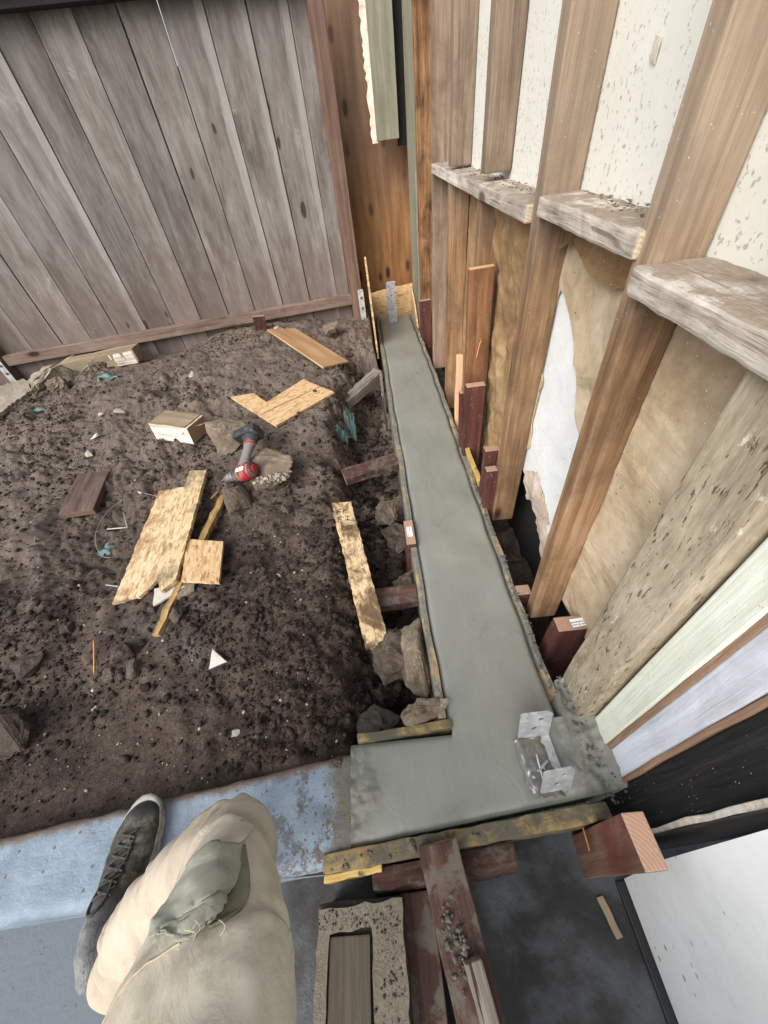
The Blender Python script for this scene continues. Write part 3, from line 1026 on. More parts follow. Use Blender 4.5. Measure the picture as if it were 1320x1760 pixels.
def m_corner():
    b = MB('weathered_corner_post')
    p = b.obj()
    f = b.noise(b.vm('MULTIPLY', p, (3, 10, 10)), 1.0, 7, 0.7, 0.4)
    fine = b.noise(b.vm('MULTIPLY', p, (22, 120, 120)), 1.0, 5, 0.7)
    k = b.math('ADD', b.math('MULTIPLY', f, 0.65), b.math('MULTIPLY', fine, 0.35))
    c = b.ramp(k, [(0.32, lin(112, 100, 82)), (0.45, lin(144, 132, 112)), (0.56, lin(168, 157, 136)), (0.70, lin(194, 186, 168))])
    # short dark pits along the grain, thickest on the middle of the board
    v = b.voro(b.vm('MULTIPLY', b.vm('ADD', p, b.vm('SCALE', b.node('ShaderNodeTexNoise').outputs['Color'], 0.01)), (17, 150, 150)), 1.0)
    m = b.math('MULTIPLY', b.mrange(b.noise(b.vm('MULTIPLY', p, (26, 130, 130)), 1.0, 3, 0.55, 0.3), 0.60, 0.66), b.mrange(b.noise(p, 9, 5, 0.65), 0.44, 0.56))
    c = b.mix(b.math('MULTIPLY', m, 0.85), c, lin(82, 66, 46))
    # flakes of old greenish white paint
    pt = b.noise(b.vm('MULTIPLY', p, (8, 26, 26)), 1.0, 8, 0.75, 0.3)
    c = b.mix(b.mrange(pt, 0.60, 0.66, 0, 0.8), c, lin(206, 204, 188))
    st = b.noise(b.vm('MULTIPLY', p, (2.2, 5, 5)), 1.0, 6, 0.7, 0.8)
    c = b.mix(b.mrange(st, 0.54, 0.68, 0, 0.55), c, lin(112, 98, 76))
    n = b.bump(b.math('SUBTRACT', k, m), 0.6, 0.006)
    return b.out(c, 0.82, n, spec=0.25)


M['corner'] = m_corner()
M['paleboard'] = wood('pale_painted_trim', lin(186, 192, 178), lin(214, 220, 208), lin(230, 235, 226), rough=0.75, knots=False, vary=0.0, stain=lin(196, 196, 178), stain_amt=0.6,
                      stain_scale=8, streak=0.7, spk=lin(110, 106, 96), spk_d=0.05)
M['lavender'] = wood('lavender_grey_jamb', lin(176, 182, 192), lin(204, 211, 222), lin(222, 228, 238), rough=0.8, knots=False, vary=0.0, stain=lin(150, 146, 146), stain_amt=0.5, streak=0.9)
M['rawedge'] = wood('raw_brown_edge', lin(104, 80, 64), lin(140, 113, 92), lin(168, 142, 120), rough=0.9, knots=False, vary=0.0)
M['blackboard'] = wood('black_weathered_jamb', lin(16, 16, 16), lin(30, 30, 30), lin(58, 57, 56), rough=0.8, knots=False, vary=0.0, streak=1.2, spk=lin(190, 186, 178), spk_d=0.05, bstr=0.8)
M['rubber'] = m_plain('black_rubber', (30, 31, 33), 0.4, var=0.15)
M['peel'] = m_paint('peeling_white_paint', (206, 200, 188), (150, 128, 104), (232, 230, 224), 0.8, 30, bstr=0.6)
M['door'] = m_paint('white_door_paint', (226, 230, 231), (210, 215, 217), (234, 237, 238), 0.42, 3, (110, 114, 112), 26, 0.10, bstr=0.06, spots2=None)
M['form'] = osb('mud_smeared_form', (176, 146, 100), (120, 88, 52), (206, 182, 136), mud=lin(96, 93, 82), mud_lo=0.42)
M['form_wet'] = m_form_edge()
M['form_front'] = wood('mud_smeared_front_form', lin(98, 82, 54), lin(142, 122, 80), lin(180, 160, 110), end=lin(176, 146, 96), rough=0.8, mud=lin(84, 80, 68), mud_lo=0.36, mud_hi=0.56, mud_scale=14, knots=False, vary=0.0)
M['yellow'] = wood('fresh_yellow_pine', lin(132, 104, 54), lin(178, 150, 88), lin(208, 184, 124), rough=0.7, mud=lin(84, 76, 60), mud_lo=0.58, mud_hi=0.66, mud_scale=20, knots=False, vary=0.0)
M['osb'] = osb('strand_board')
M['osb_pale'] = osb('weathered_strand_board', (182, 154, 114), (128, 96, 62), (208, 188, 154), stain=lin(134, 92, 60), st_amt=0.75, st_scale=7, dustc=lin(206, 192, 166), dust_lo=0.5)
M['osb_dark'] = osb('dark_patched_strand_board', (184, 156, 114), (122, 90, 58), (208, 188, 150), stain=lin(108, 98, 78), st_amt=0.8, st_scale=4.2)  # darker patches scattered by noise
M['osb_dirty'] = osb('mud_stained_strand_board', (186, 158, 118), (120, 88, 54), (212, 192, 156), stain=lin(86, 66, 44), st_amt=0.9, st_scale=5.5, mud=lin(92, 80, 66), mud_lo=0.57)
M['redstake'] = wood('dark_red_stake', lin(54, 31, 28), lin(84, 49, 43), lin(114, 78, 68), end=lin(172, 140, 118), rough=0.75, mud=lin(120, 108, 98), mud_lo=0.60, mud_hi=0.68, mud_scale=16,
                      spk=lin(190, 180, 172), spk_d=0.09, knots=False, vary=0.25)
M['muddyred'] = wood('muddy_red_brace', lin(48, 32, 28), lin(78, 55, 48), lin(108, 84, 74), end=lin(150, 116, 96), rough=0.8, mud=lin(94, 87, 78), mud_lo=0.48, mud_hi=0.60, mud_scale=17, knots=False, vary=0.15)
M['redblock'] = wood('red_painted_stub', lin(80, 60, 50), lin(116, 90, 76), lin(146, 120, 104), end=lin(186, 150, 126), rough=0.75, stain=lin(94, 40, 37), stain_amt=0.8, stain_scale=7, knots=False, vary=0, mud=lin(122, 108, 96), mud_lo=0.6, mud_hi=0.7)
M['brownstake'] = wood('reused_brown_stake', lin(84, 54, 34), lin(126, 88, 60), lin(158, 122, 90), end=lin(206, 162, 120), rough=0.75, stain=lin(76, 50, 36), stain_amt=0.7, spk=lin(190, 178, 160), spk_d=0.07)
M['oldbeam'] = wood('grey_split_beam', lin(84, 76, 68), lin(130, 122, 112), lin(172, 166, 156), rough=0.9, crack=0.9, knots=False, bstr=0.8)
M['brownboard'] = wood('old_brown_board', lin(62, 48, 42), lin(92, 74, 66), lin(126, 108, 98), end=lin(120, 98, 84), rough=0.85, knots=False, mud=lin(96, 83, 73), mud_lo=0.46, mud_hi=0.62)
M['whiteside'] = wood('white_painted_offcut', lin(150, 134, 112), lin(206, 198, 184), lin(230, 226, 216), end=lin(158, 130, 96), rough=0.85, knots=False, crack=0.5, mud=lin(140, 118, 90), mud_lo=0.56, mud_hi=0.66, mud_scale=18)
M['tansawn'] = wood('sawn_tan_wood', lin(118, 101, 80), lin(148, 132, 108), lin(172, 157, 134), rough=0.85, knots=False, mud=lin(126, 106, 86), mud_lo=0.56, mud_hi=0.7)
M['stick'] = wood('splintered_lath', lin(112, 86, 52), lin(156, 128, 82), lin(184, 158, 112), rough=0.85, knots=False, mud=lin(92, 70, 48), mud_lo=0.56, mud_hi=0.64, mud_scale=25, bstr=0.8)
M['peach'] = wood('fresh_split_wood', lin(196, 144, 106), lin(226, 180, 142), lin(238, 204, 172), rough=0.8, knots=False)
M['planter'] = wood('mud_covered_float', lin(58, 51, 43), lin(78, 71, 61), lin(98, 90, 79), rough=0.85, knots=False, vary=0, mud=lin(92, 86, 74), mud_lo=0.55, mud_hi=0.7)
M['mould'] = m_mortar('muddy_mould', (106, 98, 85), (90, 83, 72), (122, 114, 101))
M['zinc'] = m_zinc()
M['zinc_dirty'] = m_zinc('cement_spattered_steel', 0.4, True)
M['screw'] = m_plain('dull_steel', (120, 118, 114), 0.45, 0.8)
M['rust'] = m_plain('orange_coated_nail', (176, 126, 76), 0.5, 0.2)
M['red'] = m_plain('red_plastic', (158, 44, 42), 0.45, dust=(150, 110, 100), scale=25)
M['greygrip'] = m_plain('grey_rubber_grip', (112, 110, 106), 0.7, dust=(140, 128, 116), scale=30)
M['blackpl'] = m_plain('black_plastic', (46, 48, 52), 0.5, dust=(110, 104, 98), scale=30)
M['steelchuck'] = m_plain('dusty_metal_chuck', (140, 138, 134), 0.4, 0.6, dust=(150, 142, 132), scale=30)
M['whiteprint'] = m_plain('white_print', (222, 218, 212), 0.6)
M['paper'] = m_plain('white_scrap', (176, 173, 166), 0.7, var=0.12, dust=(150, 140, 128), scale=30)
M['glass'] = m_plain('cloudy_plastic_shard', (186, 180, 168), 0.25, var=0.2, spec=0.6)
M['teal'] = m_plain('teal_plastic_sheet', (84, 112, 110), 0.55, var=0.35, scale=14, dust=(120, 112, 98))
M['foil'] = m_plain('crumpled_clear_film', (104, 102, 94), 0.10, 0.15, var=0.3, scale=30, spec=1.0, bstr=0.05)
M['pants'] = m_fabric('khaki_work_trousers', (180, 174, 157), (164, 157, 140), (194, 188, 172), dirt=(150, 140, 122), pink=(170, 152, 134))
M['patch'] = m_fabric('olive_knee_patch', (142, 143, 129), (122, 123, 111), (158, 159, 146), dirt=(150, 146, 132))
M['lining'] = m_fabric('olive_lining', (104, 102, 84), (80, 78, 64), (124, 122, 104))
M['seam'] = m_fabric('seam_fabric', (176, 166, 142), (160, 150, 128), (188, 180, 158))
M['boot'] = m_boot()
M['sole'] = m_plain('dusty_rubber_sole', (164, 162, 149), 0.85, var=0.3, scale=30, dust=(112, 106, 96))
M['lace'] = m_plain('grey_boot_lace', (70, 68, 62), 0.9)
M['label'] = m_label()
M['chalk'] = m_plain('yellow_crayon', (214, 164, 72), 0.9)
M['jacket'] = m_fabric('dark_jacket', (60, 62, 66), (46, 48, 52), (76, 78, 82))
M['wirem'] = m_plain('pale_tie_wire', (168, 164, 158), 0.5, 0.5)

# ------------------------------------------------------------------ the setting
bm = bmesh.new()
bmesh.ops.create_grid(bm, x_segments=8, y_segments=8, size=60)
o = link('ground', from_bm(bm), M['soil'], Matrix.Translation((0, 0, -0.62)), kind='structure')

xs = np.concatenate([np.arange(-5.2, -2.4, 0.014), np.arange(-2.4, 0.62, 0.0075)])
ys = np.concatenate([np.arange(0.03, 2.2, 0.0075), np.arange(2.2, 4.9, 0.011)])
GX, GY = np.meshgrid(xs, ys)
GZ = ground(GX, GY)
o = grid_obj('soil', GX, GY, GZ, M['soil'], kind='structure')

# lower garage floor in front of the kerb
o = link('floor', box_mesh(7.0, 3.6, 0.30, 0.0), M['floor'], Matrix.Translation((-1.5, -1.60, -0.35)), kind='structure')

# ------------------------------------------------------------------ painted kerb
nx_, ny_ = 260, 60
prof = []
for t in np.linspace(0, 1, 8):
    prof.append((0.205, -0.3 + 0.27 * t))
for a in np.linspace(0, math.pi / 2, 6)[1:]:
    prof.append((0.205 - 0.014 + 0.014 * math.cos(a), -0.014 + 0.014 * math.sin(a)))
for t in np.linspace(0, 1, 24)[1:]:
    prof.append((0.191 - t * (0.191 - 0.035), 0.0))
for a in np.linspace(0, math.pi / 2, 8)[1:]:
    prof.append((0.035 - 0.03 * math.sin(a), -0.03 + 0.03 * math.cos(a)))
for t in np.linspace(0, 1, 10)[1:]:
    prof.append((0.005, -0.03 - t * 0.27))
prof = np.array(prof)
kx = np.linspace(-5.0, -0.196, 420)
KX, KI = np.meshgrid(kx, np.arange(len(prof)))
KY = prof[KI, 0]
KZ = prof[KI, 1]
kd = np.maximum(-KX - 0.2, 0)
front = 0.038 - 0.050 * kd
back = 0.270 - 0.050 * kd - 0.066 * np.minimum(kd, 1.3)
KY = front + (KY - 0.005) / 0.200 * (back - front)
nz = fbm(KX * 1.0, KY + KZ, 18, 4, 3) * 0.005
KY2 = KY + nz * (KZ < -0.005)
KZ2 = KZ + nz * (KZ > -0.02) - 0.004
o = grid_obj('concrete_kerb', KX, KY2, KZ2, M['curb'])
tag(o, 'old concrete kerb painted pale blue, spattered with mud beside the new pour', 'kerb')

# ------------------------------------------------------------------ freshly poured L-shaped footing
foot = thing('concrete_footing', 'fresh grey L-shaped concrete footing with trowel marks between timber forms', 'footing', (0.24, 1.9, 0))
fx = np.arange(-0.196, 0.505, 0.006)
fy = np.arange(0.082, 3.90, 0.008)
FX, FY = np.meshgrid(fx, fy)


def slab_part(name, x0f, x1f, y0, y1, nx, ny, seed):
    """slab between x0(y) and x1(y) with softly rounded shoulders"""
    yy = np.linspace(y0, y1, ny)
    u = np.concatenate([[0, 0], np.linspace(0, 1, nx), [1, 1]])
    U, YY = np.meshgrid(u, yy)
    XX = x0f(YY) * (1 - U) + x1f(YY) * U
    d = np.minimum(XX - x0f(YY), x1f(YY) - XX)
    ZZ = -0.016 * np.exp(-d / 0.005) + 0.005 * fbm(XX, YY, 3, 2, seed) + 0.0011 * fbm(XX * 2, YY * .5, 14, 3, seed + 5)
    ZZ[:, 0] = ZZ[:, -1] = -0.30
    return XX, YY, ZZ


xl = lambda y: 0.088 + 0.012 * np.clip((y - .3) / 3.4, 0, 1) + 0.0018 * np.sin(y * 17) + 0.0025 * np.sin(y * 5.1)
xr = lambda y: 0.398 - 0.006 * np.sin(y * 1.7) + 0.002 * np.sin(y * 23) - .003 * np.clip(y - 2.4, 0, 2)
XX, YY, ZZ = slab_part('s', xl, xr, 0.3045, 3.86, 60, 520, 3)
grid_obj('long_slab', XX, YY, ZZ, M['fresh'], parent=foot)
# the corner leg: runs from the kerb to the wall
yb = lambda x: 0.072 + 0.055 * (x + 0.2) / 0.65
xx = np.linspace(-0.196, 0.50, 150)
v = np.concatenate([[0, 0], np.linspace(0, 1, 56), [1, 1]])
XX, VV = np.meshgrid(xx, v)
ytop = np.where(XX < 0.094, 0.290, np.where(XX < 0.412, 0.3045, 0.3045 + 0.10 * ss(.405, .43, XX)))
ybot = yb(XX)
YY = ybot * (1 - VV) + ytop * VV
rough = ss(0.33, 0.44, XX + .03 * fbm(XX, YY, 14, 3, 8)) * 1.0 + ss(-.13, -.18, XX + .05 * fbm(XX, YY, 20, 3, 8)) * .6
dd = np.minimum(YY - ybot, np.where(XX < .094, ytop - YY, 1))
ZZ = -0.010 * np.exp(-dd / 0.007) + 0.005 * fbm(XX, YY, 3, 2, 3) + 0.0011 * fbm(XX * 2, YY * .5, 14, 3, 8) + rough * (0.020 * fbm(XX, YY, 22, 4, 77, .6) + .006) * ss(0, .02, dd)
ZZ = ZZ + 0.03 * ss(.455, .50, XX + .02 * fbm(XX, YY, 18, 2, 4))
inner = (XX[-1] > .093) & (XX[-1] < .402)
keepz = ZZ[-2].copy()
ZZ[0, :] = ZZ[-1, :] = -0.30
ZZ[-1, inner] = keepz[inner]
grid_obj('corner_slab', XX, YY, ZZ, M['fresh'], parent=foot)

# ------------------------------------------------------------------ formwork
def form_strip(name, pts, t, h, mat, label, cat='form board', amp=0.002):
    """board on edge following points (x, y, ztop)"""
    bmf = bmesh.new()
    rows = []
    n = len(pts)
    for i, p in enumerate(pts):
        a, b_ = Vector(pts[max(0, i - 1)]), Vector(pts[min(n - 1, i + 1)])
        d = (b_ - a)
        d.z = 0
        d.normalize()
        s = Vector((-d.y, d.x, 0)) * t / 2
        P = Vector(p)
        rows.append([bmf.verts.new(P + s + Vector((0, 0, -h))), bmf.verts.new(P + s), bmf.verts.new(P + s * .3 + Vector((0, 0, .0015))),
                     bmf.verts.new(P - s), bmf.verts.new(P - s + Vector((0, 0, -h)))])
    for i in range(n - 1):
        for k in range(4):
            bmf.faces.new((rows[i][k], rows[i + 1][k], rows[i + 1][k + 1], rows[i][k + 1]))
        bmf.faces.new((rows[i][4], rows[i + 1][4], rows[i + 1][0], rows[i][0]))
    bmf.faces.new(rows[0])
    bmf.faces.new(rows[-1][::-1])
    jitter(bmf, amp, 22, 3)
    bmesh.ops.recalc_face_normals(bmf, faces=bmf.faces)
    o_ = link(name, from_bm(bmf), mat)
    return tag(o_, label, cat)


yv = np.linspace(0.33, 3.9, 150)
form_strip('form_board', [(float(xl(y)) - 0.0165 + 0.001 * math.sin(y * 9), y, 0.002 + 0.002 * math.sin(y * 7)) for y in yv], 0.024, 0.27, M['form_wet'],
           'long cement-smeared form board along the trench side of the footing')
yv = np.linspace(0.36, 3.86, 150)
form_strip('form_board', [(float(xr(y)) + 0.0140 + 0.001 * math.sin(y * 8), y, 0.003 + 0.003 * math.sin(y * 6 + 1)) for y in yv], 0.020, 0.27, M['form_wet'],
           'long cement-smeared form board along the stud wall side of the footing')
o = bar('form_board', (-0.176, 0.302, -0.055), (0.098, 0.316, -0.055), 0.13, 0.022, (0, 1, 0), M['form_front'], cuts=8, amp=0.003, freq=20)
tag(o, 'short muddy form board across the inner corner beside the dirt', 'form board')
# raised strand-board at the far left of the trench
pl = rough_poly([(0, 0), (0.72, 0.0), (0.72, 0.30), (0.35, 0.52), (0.03, 0.72), (0.0, 0.72)], 0.03, 0.006, 3)
o = link('end_form', plate_mesh(pl, [], 0.014), M['osb'], flat_M((0.040, 3.13, -0.09), (0, 1, 0), (-0.02, 0, 1)))
tag(o, 'tall thin strand board standing edge-on at the far left end of the footing', 'form board')
pl = rough_poly([(0, 0), (0.40, 0.0), (0.40, 0.31), (0.0, 0.27)], 0.03, 0.004, 4)
o = link('end_form', plate_mesh(pl, [], 0.016), M['osb'], flat_M((0.045, 3.89, -0.06), (1, 0.02, 0), (0, 0, 1)))
tag(o, 'strand board panel closing the far end of the footing behind the steel strap', 'form board')
pl = rough_poly([(0, 0), (0.42, 0.0), (0.42, 0.33), (0.2, 0.24), (0.0, 0.10)], 0.03, 0.004, 5)
o = link('end_form', plate_mesh(pl, [], 0.014), M['osb'], flat_M((0.425, 3.46, -0.09), (0, 1, 0), (0.0, 0, 1)))
tag(o, 'narrow strand board return at the far right end of the footing', 'form board')
# front form: long mud-covered board with a clean yellow end
fr = thing('front_form', 'thick mud-covered form board across the near edge of the footing, yellow at its left end', 'form board', (0.08, 0.05, -0.05))
bar('plank', (-0.262, 0.047, -0.062), (0.436, 0.093, -0.056), 0.135, 0.036, (0, 1, 0), M['form_front'], fr, cuts=24, amp=0.004, freq=22, wcuts=3)
bar('splintered_face', (-0.268, 0.0225, -0.072), (-0.125, 0.032, -0.072), 0.085, 0.014, (0, 1, 0), M['yellow'], fr, cuts=8, amp=0.004, freq=25)
wire('nail', [(0.372, 0.072, -0.03), (0.368, 0.035, -0.025), (0.366, 0.026, -0.024)], 0.0022, M['rust'], fr)

# ------------------------------------------------------------------ wooden fence
A = Vector((-0.12, 3.8, 0))
U = Vector((-0.9892, -0.14655, 0))
NN = Vector((0.14655, -0.9892, 0))      # towards the yard


def FP(u, z, off=0.0):
    return A + U * u + NN * off + Vector((0, 0, z))


fence = thing('wood_fence', 'tall weathered grey fence of vertical boards with a dusty bottom rail', 'fence', FP(1.6, 0))
gaps = [0.02, 0.135, 0.385, 0.632, 0.887, 1.121, 1.362, 1.595, 1.832, 2.075, 2.302, 2.542, 2.78, 3.01, 3.25, 3.49, 3.73]
rnd = random.Random(4)
for i in range(len(gaps) - 1):
    u0, u1 = gaps[i], gaps[i + 1]
    g = 0.0045 + (0.004 if i in (4, 2) else rnd.uniform(0, 0.002))
    uc = (u0 + u1) / 2
    off = -0.045 + rnd.uniform(-0.003, 0.003)
    lean = rnd.uniform(-0.003, 0.003)
    bar('board', FP(uc, -0.2, off), FP(uc + lean, 1.96, off), u1 - u0 - g, 0.018, NN, M['fence'], fence, cuts=12, amp=0.0025, freq=3.0, bev=0.003, wcuts=2)
    if i > 0:
        bar('batten', FP(u0, -0.2, off - .022), FP(u0, 1.66 if i == 4 else 1.96, off - .022), 0.05, 0.010, NN, M['fence'], fence, cuts=2, amp=0.001)
bar('rail', FP(-0.0, 0.208, -0.002), FP(3.01, 0.205, -0.002), 0.080, 0.062, NN, M['rail'], fence, cuts=14, amp=0.003, bev=0.005)
bar('shaded_rail', FP(0.03, 1.932, 0.02), FP(3.8, 1.932, 0.02), 0.050, 0.09, NN, M['dark'], fence, cuts=8, bev=0.004)  # black colour stands for the shadow band under the cap
bar('cap_board', FP(0.03, 1.982, 0.03), FP(3.8, 1.982, 0.03), 0.04, 0.14, NN, M['rail'], fence, cuts=8, bev=0.004)
bar('post', FP(-0.032, -0.02, -0.005), FP(-0.022, 2.4, -0.005), 0.10, 0.088, NN, M['post'], fence, cuts=10, amp=0.002)
bar('post', FP(3.07, -0.05, -0.005), FP(3.07, 1.9, -0.005), 0.10, 0.088, NN, M['post'], fence, cuts=10, amp=0.002)


def strap(parent, u, z0, z1, w, tilt=0.0):
    h = z1 - z0
    s = link('post_strap', plate_mesh([(-w / 2, 0), (w / 2, 0), (w / 2, h - .008), (w / 2 - .008, h), (-w / 2 + .008, h), (-w / 2, h - .008)],
                                      [circ(0, h * .78, .007), circ(0, h * .5, .007), circ(0, h * .22, .005)], 0.004), M['zinc_dirty'],
             flat_M(FP(u, z0, 0.050), -U, (tilt, 0, 1)), parent)
    for k in (.78, .5):
        bmn = revolve([(0, .013), (.007, .012), (.009, .008)], 6)
        link('bolt', from_bm(bmn), M['screw'], flat_M(FP(u, z0 + h * k, 0.052), NN, (0, 0, 1)), s)


strap(fence, -0.088 + 0.02, -0.02, 0.285, 0.05)
strap(fence, 3.05, 0.0, 0.24, 0.05)
# crayon scribble on the bottom rail
sc = []
for i in range(15):
    sc.append(FP(0.36 - i * 0.008, 0.2505 , 0.022 + 0.010 * math.sin(i * 2.2)) + Vector((0, 0, 0.003)))
wire('crayon_mark', sc, 0.002, M['chalk'], fence)

# plywood infill between fence and house
o = bar('plywood_panel', (0.17, 4.12, -0.1), (0.17, 4.15, 2.6), 0.78, 0.015, (0, -1, 0), M['ply_orange'], cuts=6, amp=0.003)
o.name = 'plywood_sheet'
tag(o, 'tall orange plywood sheet closing the gap between fence and house', 'plywood')
sid = thing('siding_board', 'grey-green siding board with a torn white left edge hanging before orange plywood', 'siding', (0.3, 3.86, 1.8))
bar('board', (0.298, 3.86, 1.2), (0.292, 3.86, 2.6), 0.165, 0.016, (0, -1, 0), M['green'], sid, cuts=10, amp=0.003)
pl = rough_poly([(0.0, 0), (0.040, 0.0), (0.052, 0.35), (0.060, 1.4), (-0.012, 1.4), (-0.012, .5)], 0.02, 0.008, 9)
link('torn_edge', plate_mesh(pl, [], 0.02), M['torn'], flat_M((0.183, 3.872, 1.19), (1, 0, 0), (0, 0, 1)), sid)
o = bar('tar_paper_strip', (0.425, 3.93, 1.16), (0.425, 3.93, 2.6), 0.10, 0.004, (0, -1, 0), M['dark'], cuts=5)
tag(o, 'black tar paper strip beside the grey-green siding board', 'tar paper')

# ------------------------------------------------------------------ house wall with open studs
hw = thing('house_wall', 'open house wall with old studs, whitewashed blocking and torn tan paper', 'wall', (0.49, 1.6, 0))
XF, XB = 0.447, 0.537
ZT = 2.75


def stud(y0, y1, z0, z1, mat, lean=0.0, xf=XF, xb=XB, amp=0.002, name='stud', label=None):
    yc = (y0 + y1) / 2
    return bar(name, ((xf + xb) / 2, yc, z0), ((xf + xb) / 2, yc + lean, z1), abs(xb - xf), y1 - y0, (0, 1, 0), mat, hw, bev=0.004,
               cuts=14, amp=amp, freq=5, label=label)


stud(0.640, 0.684, -0.06, ZT, M['stud'], 0.05)
stud(1.128, 1.180, -0.06, ZT, M['stud'], 0.01)
stud(1.665, 1.722, 1.085, ZT, M['stud_grey'])
stud(2.238, 2.300, 1.085, ZT, M['stud_grey'])
stud(1.690, 1.742, -0.10, 1.028, M['stud'])
stud(2.240, 2.302, -0.12, 1.040, M['stud'])
stud(2.742, 2.800, -0.06, ZT, M['stud_grey'], label='grey-brown full-height stud')
stud(3.36, 3.44, -0.06, ZT, M['stud_rough'], xf=0.447, xb=0.56, amp=0.006, label='rough bark-edged stud')
bar('corner_board', (0.452, 3.68, -0.1), (0.452, 3.68, ZT), 0.42, 0.02, (-1, 0, 0), M['green'], hw, cuts=8)
# blocking between the studs
bar('blocking', (0.491, 2.735, 1.067), (0.486, 1.186, 1.030), 0.108, 0.042, (0, 0, 1), M['block'], hw, bev=0.005, cuts=18, amp=0.0025, freq=20)
bar('blocking', (0.489, 1.125, 1.052), (0.489, 0.690, 1.040), 0.106, 0.040, (0, 0, 1), M['block'], hw, bev=0.006, cuts=14, amp=0.0025, freq=26)
bar('blocking', (0.480, 0.655, 1.004), (0.486, 0.300, 0.990), 0.120, 0.042, (0, 0, 1), M['block'], hw, bev=0.007, cuts=18, amp=0.003, freq=28, wcuts=2)
# sheathing
pl = rough_poly([(0, 0), (2.6, 0), (2.6, 1.75), (0, 1.75)], 0.05, 0.0, 1)
hole1 = [(0.62, .635), (0.637, .60), (0.63, .56), (0.622, .53), (0.632, .50), (0.618, .505), (0.61, .54), (0.615, .575), (0.606, .61)]
link('white_panel', plate_mesh([(0, 0), (2.75, 0), (2.75, 1.75), (0, 1.75)], [hole1], 0.012), M['whitepanel'], flat_M((0.546, 0.30, 1.0), (0, 1, 0), (0, 0, 1)), hw)
link('backing', box_mesh(3.9, 3.3, 0.02, 0), M['dark'], flat_M((0.64, 2.2, 1.15), (0, 1, 0), (0, 0, 1)), hw)  # dark sheet added behind the wall to block light


def sheet(name, poly, x, mat, t=0.003, holes=(), curl=0.0, seed=1, sub=True):
    me = plate_mesh(poly, holes, t)
    if curl:
        bmx = bmesh.new()
        bmx.from_mesh(me)
        bmesh.ops.subdivide_edges(bmx, edges=[e for e in bmx.edges if e.calc_length() > 0.05], cuts=3, use_grid_fill=True)
        for v_ in bmx.verts:
            v_.co.z += curl * mn.fractal(Vector((v_.co.x * 7 + seed, v_.co.y * 7, 0)), 0.8, 2, 3)
        bmx.to_mesh(me)
        bmx.free()
    return link(name, me, mat, flat_M((x, 0, 0), (0, 1, 0), (0, 0, 1)), hw)


# bay beside the corner post: whole tan paper
# flakes of paint lifting from the white panel
for (fy, fz, pts_) in ((0.965, 1.385, [(0, 0), (.012, .02), (.010, .05), (.028, .075), (.012, .085), (.004, .06), (-.004, .03)]), (0.955, 1.245, [(0, 0), (.02, .01), (.012, .035), (-.004, .03)]),
                       (0.47, 1.30, [(0, 0), (.014, .016), (.006, .045), (-.006, .02)])):
    link('paint_flake', plate_mesh(pts_, [], .002), M['peel'], flat_M((0.5375, fy, fz), (0, 1, 0), (-.12, 0, 1)), hw)
p1 = rough_poly([(0.26, 0.01), (0.40, 0.03), (0.52, 0.055), (0.62, 0.03), (0.70, 0.05), (0.72, 0.985), (0.26, 0.985)], 0.03, 0.006, 2, skip=(4, 5))
tear = rough_poly([(0.375, 0.735), (0.392, 0.70), (0.405, 0.655), (0.42, 0.60), (0.435, 0.635), (0.425, 0.67), (0.43, 0.72), (0.40, 0.735)], 0.01, 0.003, 5)
sheet('tan_paper', p1, 0.540, M['kraft'], holes=[tear], curl=0.012, seed=3)
# bay with the long white tear
c1 = [(0.665, 0.985), (1.15, 1.00), (1.15, 0.80), (1.142, 0.82), (1.12, .862), (1.06, 0.84), (1.02, 0.80), (0.96, 0.72), (0.93, 0.70), (0.905, 0.66), (0.86, 0.60), (0.80, 0.55), (0.74, 0.53), (0.665, 0.56)]
sheet('torn_paper', rough_poly(c1, 0.02, 0.006, 7, skip=(0, 1, 13)), 0.536, M['kraft'], curl=0.012, seed=9)
c1 = [(1.115, 0.60), (1.16, 0.66), (1.16, 0.30), (1.11, 0.34), (1.13, 0.45)]
sheet('torn_paper', rough_poly(c1, 0.02, 0.005, 8, skip=(1,)), 0.536, M['kraft'], curl=0.004, seed=12)
c2 = [(0.655, 0.09), (0.72, 0.05), (0.80, 0.10), (0.90, 0.20), (0.97, 0.24), (1.03, 0.23), (1.17, 0.20), (1.17, 1.0), (0.655, 1.0)]
sheet('white_gypsum', rough_poly(c2, 0.025, 0.008, 10, skip=(6, 7, 8)), 0.549, M['gypsum'], t=0.010)
c3 = [(0.70, 0.02), (0.78, 0.06), (0.82, 0.02), (0.86, 0.07), (0.93, 0.10), (1.00, 0.17), (1.06, 0.12), (1.10, 0.24), (1.02, 0.30), (0.90, 0.24), (0.80, 0.16), (0.70, 0.12)]
sheet('torn_fringe', rough_poly(c3, 0.015, 0.008, 14), 0.543, M['pinkpaper'], t=0.003, curl=0.02, seed=4)
# crumpled brown paper in the narrow bay behind the stakes
uu, vv = np.meshgrid(np.linspace(1.175, 1.70, 46), np.linspace(-0.05, 1.0, 80))
xx_ = 0.532 - 0.03 * np.abs(fbm(uu, vv, 9, 3, 66)) - 0.022 * fbm(uu * 2.5, vv, 5, 3, 12) - 0.02 * ss(.75, .95, vv)
grid_obj('crumpled_paper', xx_, uu, vv, M['kraft_dk'], parent=hw)
c4 = [(1.745, -0.05), (2.24, -0.05), (2.24, 1.02), (1.745, 1.02)]
sheet('tan_paper', c4, 0.541, M['kraft_dk'], curl=0.006, seed=23)
c4 = [(2.30, -0.05), (3.38, -0.05), (3.38, 1.02), (2.30, 1.02)]
sheet('tan_paper', c4, 0.541, M['kraft_dk'], curl=0.006, seed=25)
